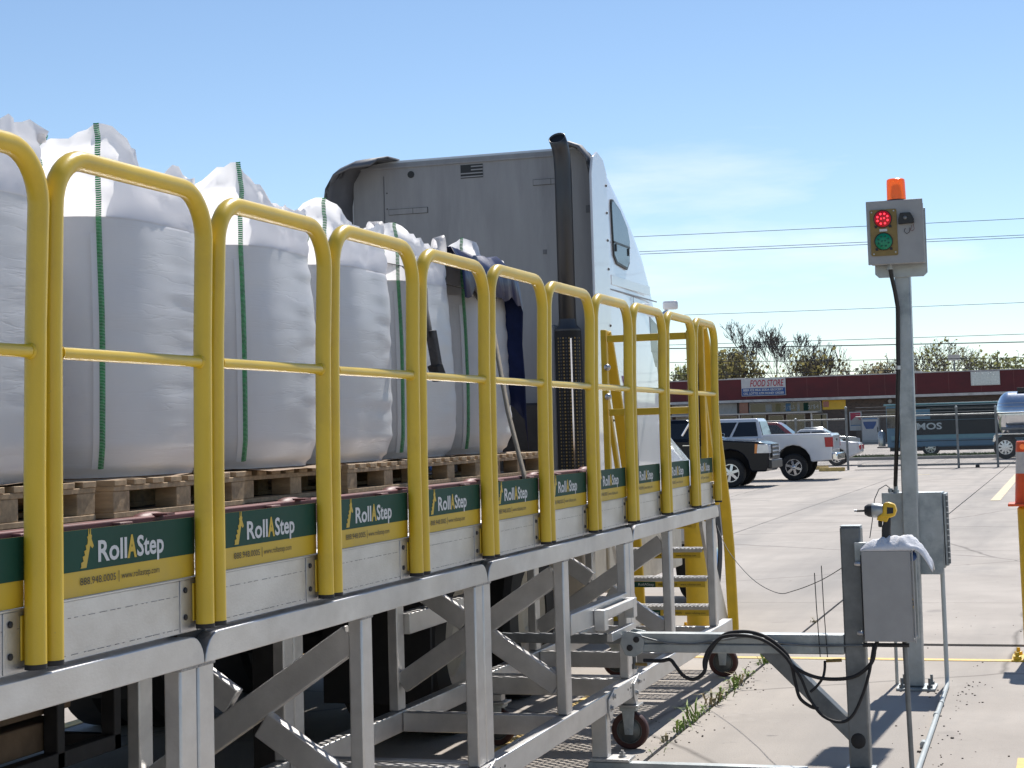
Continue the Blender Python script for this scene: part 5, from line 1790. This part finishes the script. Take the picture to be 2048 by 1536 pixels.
def sedan(label, bodym, loc, rz, h=1.45, L=4.7, suv=False, band=None):
    t = thing('parked_car', label, 'car', loc, rz, group='cars parked beyond the fence', local=True)
    hw = .90
    a = L / 2
    zb = .92 if not suv else 1.08
    prof = [(-a, .50), (-a + .45, .32)] + arch(-a + .95, .40, .32)[0:] + [(-a + 1.5, .26), (a - 1.45, .26)] + arch(a - .90, .40, .32)[0:] + [(a - .3, .30), (a, .45), (a - .03, .72), (a - .25, zb - .10), (a - 1.35, zb), (-a + .55, zb + .03), (-a + .06, zb - .03)]
    MB().prism(prof, 'y', -hw, hw).build('body', bodym, t, smooth=25, bevel=.05)
    if suv:
        greenhouse(t, bodym, (-a + .10, a - 1.25), (-a + .30, a - 2.1), zb - .02, h, .86, .70, ((.04, .30), (.33, .60), (.63, .92)))
    else:
        greenhouse(t, bodym, (-a + .75, a - 1.25), (-a + 1.45, a - 2.15), zb - .01, h, .84, .66, ((.08, .48), (.52, .90)))
    for s in (-1, 1):
        vwheel(t, -a + .95, s * (hw - .10), .33, .22, s, 8)
        vwheel(t, a - .90, s * (hw - .10), .33, .22, s, 8)
        MB().box(-a - .01, -a + .14, s * (hw - .18) - .17, s * (hw - .18) + .17, zb - .30, zb - .12).build('tail_lamp', 'tail_red', t, bevel=.01)
        MB().box(a - .20, a - .01, s * (hw - .2) - .17, s * (hw - .2) + .17, .60, .74).build('head_lamp', 'lamp_clear', t, bevel=.01)
        MB().box(a - 1.75, a - 1.60, s * (hw + .05) - .08, s * (hw + .05) + .08, zb + .02, zb + .14).build('door_mirror', bodym, t, bevel=.02)
    if band:
        MB().box(-a + .3, a - 1.2, -hw - .004, hw + .004, zb - .14, zb - .03).build('side_band', band, t, smooth=0)
    return t


sedan('silver sedan parked in front of the store, seen above the white pickup bed', 'car_silver', (-14.4, 107, -.004), R(8))
sedan('white sedan with red tail lamps behind the tall fence post', 'car_white', (-10.1, 70.5, 0), R(182), h=1.45, L=4.5)
sedan('red car with bright windscreen half hidden behind the white pickup cab', 'car_red', (-13.9, 86.5, -.004), R(0), h=1.78, L=4.9, suv=True)

# food truck
ft = thing('food_truck', 'pale blue and black food truck parked on the grass strip behind the fence', 'food truck', (-5.2, 86.6, .0), R(2), local=True)
L2 = 3.15
MB().box(-L2, L2 + .9, -1.1, 1.1, .42, 2.42).build('box_body', 'food_blue', ft, bevel=.06)
MB().box(-L2 - .1, L2 + .95, -1.2, 1.15, 2.425, 2.50).build('roof', 'food_teal', ft, bevel=.02)
MB().box(-L2 + .75, L2 + .35, -1.112, -1.101, 1.0, 1.68).build('lower_panel', 'food_black', ft, smooth=0)
win = MB().box(-L2 + .75, L2 + .55, -1.112, -1.101, 1.70, 2.36).build('serving_hatch', 'food_black', ft, smooth=0)
for k in range(4):
    z = 1.98 + k * .10
    MB().box(-L2 + 1.9, L2 + .5, -1.122, -1.113, z - .008, z + .008).build('hatch_rail', 'galv_dark', win, smooth=0)
MB().box(-L2 + .02, -L2 + .7, -1.112, -1.101, 1.35, 2.3).build('cab_window', 'glass_dark', ft, bevel=.01)
MB().box(-L2 + 1.25, -L2 + 2.05, -1.124, -1.1125, 1.75, 2.22).build('blue_panel', 'food_blue', ft, bevel=.005)
MB().box(-L2 + .2, L2 + .35, -1.112, -1.101, .80, .98).build('side_stripe', 'food_teal', ft, smooth=0)
MB().box(-L2 + .2, L2 + .5, -1.116, -1.101, .69, .72).build('side_line', 'food_black', ft, smooth=0)
lettering('PRIMOS', .30, 1.95, (-L2 + .62, -1.1135, 1.26), 'y', 'sign_white', ft, bold=.01)
MB().box(-L2 + .1, L2 + .3, -.95, .95, .25, .415).build('chassis', 'dark_steel', ft, smooth=0)
for x in (-1.15, 2.6):
    for s in (-1, 1):
        vwheel(ft, x, s * .95, .40, .28, s, 8)
for k, x in enumerate((-L2 - .28,)):
    MB().lathe([(.16, 0), (.17, .05), (.17, .62), (.10, .72), (.05, .76)], (x, -.6, .50), 16).build('gas_cylinder', 'drum_silver', ft, smooth=40)
    MB().box(x - .22, x + .26, -.82, -.38, .42, .48).build('cylinder_rack', 'dark_steel', ft, smooth=0)
MB().box(-L2 + .1, -L2 + .4, -1.10, -.9, 2.0, 2.1).build('marker_lamp', 'lamp_clear', ft, smooth=0)

# tanker trailer
tn = thing('tanker_trailer', 'polished steel tanker trailer at the right edge behind the fence', 'tanker', (-2.9, 76.6, 0), 0, local=True)
tank = []
for i in range(9):
    q = i / 8 * math.pi / 2
    tank.append((.96 * math.sin(q) + .001, .55 - .55 * math.cos(q)))
tank.append((.96, 7.5))
tank.append((.5, 8.0))
MB().lathe(tank, (0.0, 0, 1.83), 40, 'x').build('tank', 'tank_steel', tn, smooth=40)
for x in (1.6, 3.6, 5.6):
    MB().lathe([(.985, -.03), (.985, .03)], (x, 0, 1.83), 40, 'x').build('tank_band', 'tank_steel', tn, smooth=40)
MB().box(.9, 2.4, -.25, .25, 2.80, 2.95).build('hatch_rack', 'dark_steel', tn, bevel=.02)
MB().box(.2, 7.5, -.5, .5, .86, 1.02).build('frame', 'dark_steel', tn, smooth=0)
for s in (-1, 1):
    fd = [( -.15, .72), (-.10, .98), (.05, 1.06), (1.75, 1.06), (1.95, .95), (1.95, .90), (1.70, 1.0), (.10, 1.0), (-.05, .72)]
    MB().prism(fd, 'y', s * 1.0 - .16, s * 1.0 + .16).build('fender', 'chrome', tn, bevel=.01)
    for x in (.35, 1.45):
        vwheel(tn, x, s * 1.0, .48, .30, s, 10)
MB().box(-.02, .10, -1.05, 1.05, .55, .75).build('rear_bumper', 'chrome', tn, bevel=.02)
MB().tube([(.2, -.98, 1.25), (3.0, -1.03, 1.25), (5.0, -1.03, 1.25)], .07, 10).build('hose_tube', 'galv_dark', tn, smooth=40)

# ------------------------------------------------------------------ chain-link fence and gate
def fence_panel(name, label, cat, x0, x1, y, z0, z1, posts, wires=True, mesh=True):
    t = thing(name, label, cat, ((x0 + x1) / 2, y, 0))
    if mesh:
        MB().add([(x0, y, z0), (x1, y, z0), (x1, y, z1), (x0, y, z1)], [(0, 1, 2, 3)]).build('chain_link_mesh', 'chain_link', t, smooth=0, fix=False)
    MB().cyl((x0, y, z1), (x1, y, z1), .028, n=8).build('top_rail', 'galv_dark', t, smooth=40)
    for (x, h) in posts:
        p = MB().cyl((x, y - .03, 0), (x, y - .03, h), .042, n=10).build('fence_post', 'galv_dark', t, smooth=40)
        MB().ball((x, y - .03, h), .05, .05, .04, 8, 5).build('post_cap', 'galv', p, smooth=60)
    if wires:
        for k in range(3):
            z = z1 + .10 + k * .12
            MB().cyl((x0, y, z), (x1, y, z), .006, n=4, caps=False).build('barbed_wire', 'galv_dark', t, smooth=0)
    return t


fence_panel('chain_link_fence', 'chain-link fence left of the gate, ending at a tall post by the white pickup', 'fence', -22, -7.55, 63.2, .05, 1.80, [(-20, 1.85), (-16.5, 1.85), (-13, 1.85), (-9.35, 1.85), (-7.55, 2.22)], wires=False)
gt = fence_panel('sliding_gate', 'long chain-link sliding gate with bottom rail and wheel across the drive', 'gate', -7.2, 2.2, 63.0, .17, 1.86, [(-3.72, 2.12), (-2.40, 2.10), (1.2, 2.1)])
MB().box(-7.2, 2.2, 62.97, 63.03, .10, .17).build('bottom_rail', 'galv_dark', gt, smooth=0)
MB().box(-3.16, -3.02, 62.93, 63.07, -.02, .10).build('gate_wheel', 'dark_steel', gt, bevel=.02)
MB().box(-7.3, 2.3, 62.9, 63.1, .001, .012).build('gate_track', 'dark_steel', gt, smooth=0)
for k, (x, lab) in enumerate(((-8.1, 'yellow wheel stop just left of the tall fence post'), (-9.0, 'yellow wheel stop behind the white pickup bumper'))):
    ws = MB().prism([(-.11, .0), (.11, .0), (.07, .13), (-.07, .13)], 'x', x - .35, x + .55)
    ws.v = [(a, b + 62.2 + k * 2.5, c) for a, b, c in ws.v]
    w = ws.build('wheel_stop', 'kerb_yellow', None, bevel=.02)
    tag(w, lab, 'wheel stop', 'yellow concrete wheel stops')

# ------------------------------------------------------------------ store building
BY = 139.0
sb = thing('store_building', 'low strip-mall store with dark brick front and maroon fascia', 'building', (-15, 145, 0))
MB().box(-60, 25, BY, BY + 18, -.2, 3.62).build('wall', 'brick_wall', sb, smooth=0)
MB().box(-60.5, 25.5, BY - 1.2, BY + 18.2, 3.72, 5.32).build('fascia', 'fascia_red', sb, smooth=0)
MB().box(-60.55, 25.55, BY - 1.25, BY + 18.25, 3.50, 3.70).build('white_soffit_band', 'white_trim', sb, smooth=0)
MB().box(-60.55, 25.55, BY - 1.25, BY + 18.25, 5.325, 5.40).build('parapet_cap', 'white_trim', sb, smooth=0)
rb = random.Random(8)
x = -59.0
while x < 24:
    MB().box(x - .012, x + .012, BY - 1.206, BY - 1.201, 3.72, 5.32).build('fascia_seam', 'maroon', sb, smooth=0)
    x += rb.choice((2.4, 2.4, 1.2))
# shop windows and doors
def shopwin(x0, x1, z0, z1, glass='glass_dark'):
    f = MB().box(x0, x1, BY - .05, BY - .001, z0, z1).build('shop_window', 'white_trim', sb, bevel=.01)
    MB().box(x0 + .07, x1 - .07, BY - .058, BY - .051, z0 + .07, z1 - .07).build('pane', glass, f, smooth=0)
    return f
for (a_, b_) in ((-33, -30.5), (-30.2, -27.7), (-27.4, -25.2), (-24.9, -22.9), (-21.3, -19.8)):
    shopwin(a_, b_, .5, 2.5)
for (a_, b_) in ((-19.25, -18.05), (-22.7, -21.5), (-2.2, -1.0)):
    dd = shopwin(a_, b_, .02, 2.45)
    MB().box(a_ + .12, a_ + .16, BY - .09, BY - .06, .95, 1.35).build('door_pull', 'chrome', dd, smooth=0)
for (a_, b_) in ((1.0, 4.0), (4.4, 7.4)):
    shopwin(a_, b_, .6, 2.5)
ww = shopwin(-24.2, -18.5, 2.62, 3.46)
for (a_, b_, m_) in ((-22.9, -22.4, 'ice_white'), (-22.1, -21.7, 'weed_dry'), (-21.3, -20.9, 'paper_blue'), (-20.4, -20.2, 'ice_white'), (-19.9, -19.5, 'sign_green')):
    MB().box(a_, b_, BY - .064, BY - .0585, 2.72, 3.34).build('window_poster', m_, ww, smooth=0)
lettering('2/$3', .30, .85, (-21.45, BY - .068, 2.86), 'y', 'banner_white', ww)
lettering('2/$4', .30, .85, (-19.55, BY - .068, 2.88), 'y', 'banner_white', ww)
MB().box(-25.0, -24.3, BY - .06, BY - .001, 2.6, 3.5).build('menu_board', 'car_red', sb, smooth=0)
mb_ = MB().box(-18.4, -16.6, BY - .06, BY - .001, 2.75, 3.48).build('menu_board', 'drill_yellow', sb, smooth=0)
MB().box(-18.35, -17.9, BY - .066, BY - .061, 2.95, 3.4).build('menu_mark', 'car_red', mb_, smooth=0)
MB().box(-30.5, -25.2, BY - .06, BY - .001, 2.6, 3.48).build('blank_panel', 'white_trim', sb, smooth=0)
# canopy over the walk
MB().box(-38, -18.4, BY - 3.2, BY - .1, 2.52, 2.62).build('canopy', 'ice_white', sb, smooth=0)
for x in (-37.5, -31, -24.5, -18.9):
    MB().cyl((x, BY - 3.0, 0), (x, BY - 3.0, 2.52), .06, n=8).build('canopy_post', 'white_trim', sb, smooth=40)
MB().box(-60, 25, BY - 3.2, BY - .001, -.1, .10).build('store_walk', 'kerb_concrete', sb, smooth=0)
# roof clutter
MB().cyl((-8.3, BY + 2, 5.4), (-8.3, BY + 2, 6.3), .07, n=8).build('floodlight_pole', 'galv_dark', sb, smooth=40)
MB().box(-8.75, -7.85, BY + 1.8, BY + 2.1, 6.3, 6.75).build('floodlight', 'ice_white', sb, bevel=.03)
for (x, w_, h_) in ((-13.0, .9, .25), (-11.6, .7, .2), (-26.5, 1.4, .15)):
    MB().box(x, x + w_, BY + 3, BY + 4, 5.40, 5.40 + h_).build('roof_vent', 'ice_white', sb, bevel=.03)
MB().ball((-13.15, BY - .35, 3.25), .16, .16, .18).build('security_camera', 'ice_white', sb, smooth=60)

# store sign board on the fascia
ss = thing('store_sign', 'white and blue FOOD STORE sign board on the maroon fascia', 'sign', (-22.4, BY - 1.3, 3.98))
SY = BY - 1.32
MB().box(-24.55, -21.05, SY, BY - 1.215, 3.98, 5.36).build('board', 'banner_white', ss, bevel=.01)
MB().box(-24.52, -21.08, SY - .006, SY - .001, 4.02, 4.60).build('blue_field', 'banner_blue', ss, smooth=0)
lettering('FOOD STORE', .50, 2.66, (-23.85, SY - .010, 4.73), 'y', 'banner_red', ss, shear=.22, bold=.012)
lettering('BEER ICE MILK SODA GROCERY', .17, 3.15, (-24.40, SY - .012, 4.37), 'y', 'banner_white', ss, bold=.008)
lettering('CIG. LOTTO ATM MONEY ORDER', .17, 3.22, (-24.40, SY - .012, 4.10), 'y', 'banner_white', ss, bold=.008)
bs = thing('blank_sign', 'weathered blank grey sign panel on the fascia near the tanker', 'sign', (-5.9, BY - 1.3, 4.2))
MB().box(-6.95, -4.80, BY - 1.30, BY - 1.215, 4.22, 5.30).build('frame', 'white_trim', bs, bevel=.01)
for k in range(3):
    MB().box(-6.90 + k * .70, -6.90 + k * .70 + .68, BY - 1.312, BY - 1.301, 4.27, 5.25).build('panel', 'drum_silver', bs, smooth=0)
# poster and ice freezer by the wall
po = thing('wall_poster', 'red and white poster in a frame on the store wall', 'poster', (-15.8, BY - .1, 1.1))
MB().box(-16.35, -15.40, BY - .09, BY - .004, 1.05, 2.52).build('frame', 'banner_white', po, bevel=.01)
MB().box(-16.27, -15.48, BY - .098, BY - .0915, 1.85, 2.44).build('upper_sheet', 'paper_red', po, smooth=0)
MB().prism([(-16.27, 1.5), (-15.48, 1.5), (-15.48, 1.82), (-15.75, 2.05), (-15.9, 2.10), (-16.05, 1.98), (-16.27, 1.80)], 'y', BY - .104, BY - .0985).build('mountain_shape', 'ice_white', po, smooth=0)
MB().box(-16.27, -15.48, BY - .098, BY - .0915, 1.42, 1.56).build('text_band', 'paper_blue', po, smooth=0)
ic = thing('ice_freezer', 'white ice freezer with a blue label standing against the store wall', 'freezer', (-14.7, BY - .6, .1))
MB().box(-15.35, -14.0, BY - 1.0, BY - .06, .10, 2.10).build('cabinet', 'ice_white', ic, bevel=.03)
MB().box(-15.28, -14.07, BY - 1.012, BY - 1.001, .3, 1.86).build('door', 'cone_white', ic, bevel=.01)
MB().prism([(-15.22, 1.72), (-15.15, 1.45), (-15.0, 1.15), (-14.45, 1.15), (-14.25, 1.45), (-14.18, 1.72)], 'y', BY - 1.02, BY - 1.013).build('label_shape', 'banner_blue', ic, smooth=0)
MB().box(-15.25, -14.1, BY - 1.012, BY - 1.001, 1.90, 2.05).build('header', 'paper_blue', ic, smooth=0)
MB().box(-14.14, -14.08, BY - 1.06, BY - 1.013, .9, 1.3).build('handle', 'black_trim', ic, smooth=0)

# ------------------------------------------------------------------ overhead wires
WL = [((-21.1, 90, 11.81), (-1.6, 90, 11.53), .014), ((-20.85, 90, 11.0), (-1.65, 90, 10.71), .014), ((-20.85, 90, 10.87), (-1.65, 90, 10.59), .014),
      ((-18.1, 90, 7.53), (-1.8, 90, 7.36), .012), ((-19.6, 90, 6.0), (-1.9, 90, 5.80), .014), ((-19.6, 90, 5.81), (-1.9, 90, 5.41), .026), ((-19.6, 90, 5.08), (-1.95, 90, 4.64), .016), ((-17.1, 90, 4.36), (-1.97, 90, 4.18), .018)]
WN = ['topmost', 'second from the top', 'third from the top, close under the second', 'fourth from the top, alone in the sky', 'fifth from the top, just above the trees', 'thickest, crossing the treetops', 'crossing the tree crowns', 'lowest, along the store roof']
for k, (a, b, r) in enumerate(WL):
    a, b = Vector(a), Vector(b)
    d = (b - a)
    p = []
    for i in range(41):
        t = -2.2 + 5.6 * i / 40
        q = a + d * t
        q.z += .012 * ((t - .5) ** 2 - .25) * 4
        p.append(q)
    o = MB().tube(p, r, 5, caps=False).build('overhead_wire', 'wire', None, smooth=60, fix=False)
    tag(o, 'overhead utility wire, ' + WN[k], 'wire', 'overhead wires above the store')


# ------------------------------------------------------------------ trees
def tree(label, loc, h, seed, leaf=None, nleaf=0, spread=.5, leafsize=.22, trunk_r=None, depth=5, bare_top=False, low=0.15, name='tree'):
    rt = random.Random(seed)
    t = thing(name, label, 'tree', loc, local=True, group='trees behind the store')
    mb = MB()
    tips = []

    def grow(p, d, l, r, lev):
        n = 3
        pts, rs_ = [p], [r]
        q = p.copy()
        for i in range(n):
            d = (d + Vector((rt.gauss(0, .13), rt.gauss(0, .13), rt.gauss(.05, .08)))).normalized()
            q = q + d * l / n
            pts.append(q.copy())
            rs_.append(max(.016 if leaf else .022, r * (1 - .38 * (i + 1) / n)))
            if lev >= 2:
                tips.append((q.copy(), lev))
        mb.tube(pts, rs_, 5 if lev < 2 else 3, caps=False)
        if lev >= depth:
            return
        k = rt.choice((2, 3, 3)) if lev else rt.choice((4, 5))
        for j in range(k):
            ax = rt.uniform(0, 2 * math.pi)
            tilt = rt.uniform(.25, .75) * (spread * 2)
            s = d.cross(Vector((math.cos(ax), math.sin(ax), .2))).normalized()
            nd = (Matrix.Rotation(tilt, 3, s) @ d + Vector((0, 0, .15))).normalized()
            st_ = pts[rt.choice((2, 3, 3))]
            grow(st_, nd, l * rt.uniform(.62, .86), rs_[-1] * rt.uniform(.62, .82), lev + 1)
    r0 = trunk_r or h * .018
    grow(Vector((0, 0, -.1)), Vector((rt.gauss(0, .05), rt.gauss(0, .05), 1)), h * .30, r0, 0)
    top = max(p.z for p, _ in tips)
    sc = h / top
    mb.v = [(x * sc, y * sc, z * sc) for x, y, z in mb.v]
    mb.build('trunk', 'bark', t, smooth=60, fix=False)
    if leaf:
        lm = MB()
        tp_ = [p for p, l_ in tips if l_ >= 3 and p.z * sc > low * h]
        for k in range(nleaf):
            c = rt.choice(tp_) * sc
            c = c + Vector((rt.gauss(0, .28), rt.gauss(0, .28), rt.gauss(0, .24)))
            s = leafsize * rt.uniform(.5, 1.3)
            n_ = Vector((rt.gauss(0, 1), rt.gauss(0, 1), rt.gauss(0, 1))).normalized()
            u = n_.orthogonal().normalized() * s
            v = n_.cross(u).normalized() * s * .7
            lm.add([c - u, c - v, c + u, c + v], [(0, 1, 2, 3)])
        lm.build('crown', leaf, t, smooth=0, fix=False)
    return t


TR = [  # x, y, height, leaf, count, spread, size, depth, label
    (-38.5, 166, 8.8, 'leaf_green', 700, .55, .20, 6, 'leafy green tree behind the railings, leftmost of the tree line'),
    (-34.5, 163, 8.6, 'leaf_green', 700, .55, .20, 6, 'pale green tree seen between the last railing posts'),
    (-31.0, 166, 9.2, 'leaf_olive', 1050, .55, .20, 6, 'olive green tree just right of the last railing panel'),
    (-28.2, 162, 8.7, 'leaf_olive', 1250, .55, .20, 6, 'dense olive brown tree behind the FOOD STORE sign, left of the big bare tree'),
    (-25.2, 168, 11.9, None, 0, .42, .2, 7, 'tall bare tree with rounded twiggy crown, highest in the tree line'),
    (-22.6, 164, 8.6, 'leaf_olive', 450, .50, .20, 6, 'half bare tree right of the tall bare tree'),
    (-20.6, 166, 9.4, None, 0, .35, .2, 6, 'slim bare tree with upright twigs'),
    (-18.4, 165, 7.7, 'leaf_brown', 350, .45, .20, 6, 'sparse reddish brown tree midway to the signal pole'),
    (-16.2, 163, 7.0, 'leaf_brown', 500, .6, .22, 5, 'low brown scrubby tree left of the signal pole'),
    (-14.2, 166, 8.0, None, 0, .5, .2, 6, 'small bare tree half hidden by the signal pole'),
    (-11.6, 160, 9.0, 'leaf_olive', 330, .62, .16, 6, 'crooked open-branched tree just right of the signal pole'),
    (-8.9, 160, 8.5, 'leaf_green', 380, .62, .16, 6, 'forked open-branched tree with a few green leaves, left of the blank sign'),
    (-6.3, 166, 7.9, 'leaf_green', 500, .5, .20, 5, 'green bushy tree with bare twigs on top, above the blank sign'),
    (-3.0, 164, 7.2, 'leaf_green', 750, .55, .20, 6, 'low green tree above the tanker'),
    (0.5, 166, 7.8, 'leaf_olive', 1800, .55, .20, 6, 'olive tree beyond the right edge of the photo'),
    (-43.0, 165, 8.0, 'leaf_olive', 1800, .55, .20, 6, 'olive tree hidden behind the truck cab'),
]
for k, (x, y_, h, lf, n_, spd, ls, dp, lab) in enumerate(TR):
    tree(lab, (x, y_, 0), h, 50 + k, lf, n_, spd, ls, depth=dp)
# unbroken scrub filling in low behind the roof
sc_ = MB()
rt = random.Random(77)
for k in range(9000):
    x = rt.uniform(-60, 14)
    hgt = 6.3 + .9 * noise.noise(Vector((x * .35, 0, 2))) + .6 * noise.noise(Vector((x * 1.1, 3, 2)))
    if x > -14:
        hgt -= .5
    z = rt.uniform(3.5, max(4, hgt)) * (1 - .12 * rt.random())
    c = Vector((x, 172 + rt.gauss(0, 1.5), z))
    s = .24 * rt.uniform(.5, 1.3)
    n_ = Vector((rt.gauss(0, 1), rt.gauss(0, 1), rt.gauss(0, 1))).normalized()
    u = n_.orthogonal().normalized() * s
    v = n_.cross(u).normalized() * s * .7
    sc_.add([c - u, c - v, c + u, c + v], [(0, 1, 2, 3)])
so = sc_.build('scrub', 'leaf_brown', None, smooth=0, fix=False)
kind(so, 'stuff')
so['label'] = 'low brown scrub in one mass behind the store roof'
so['category'] = 'scrub'
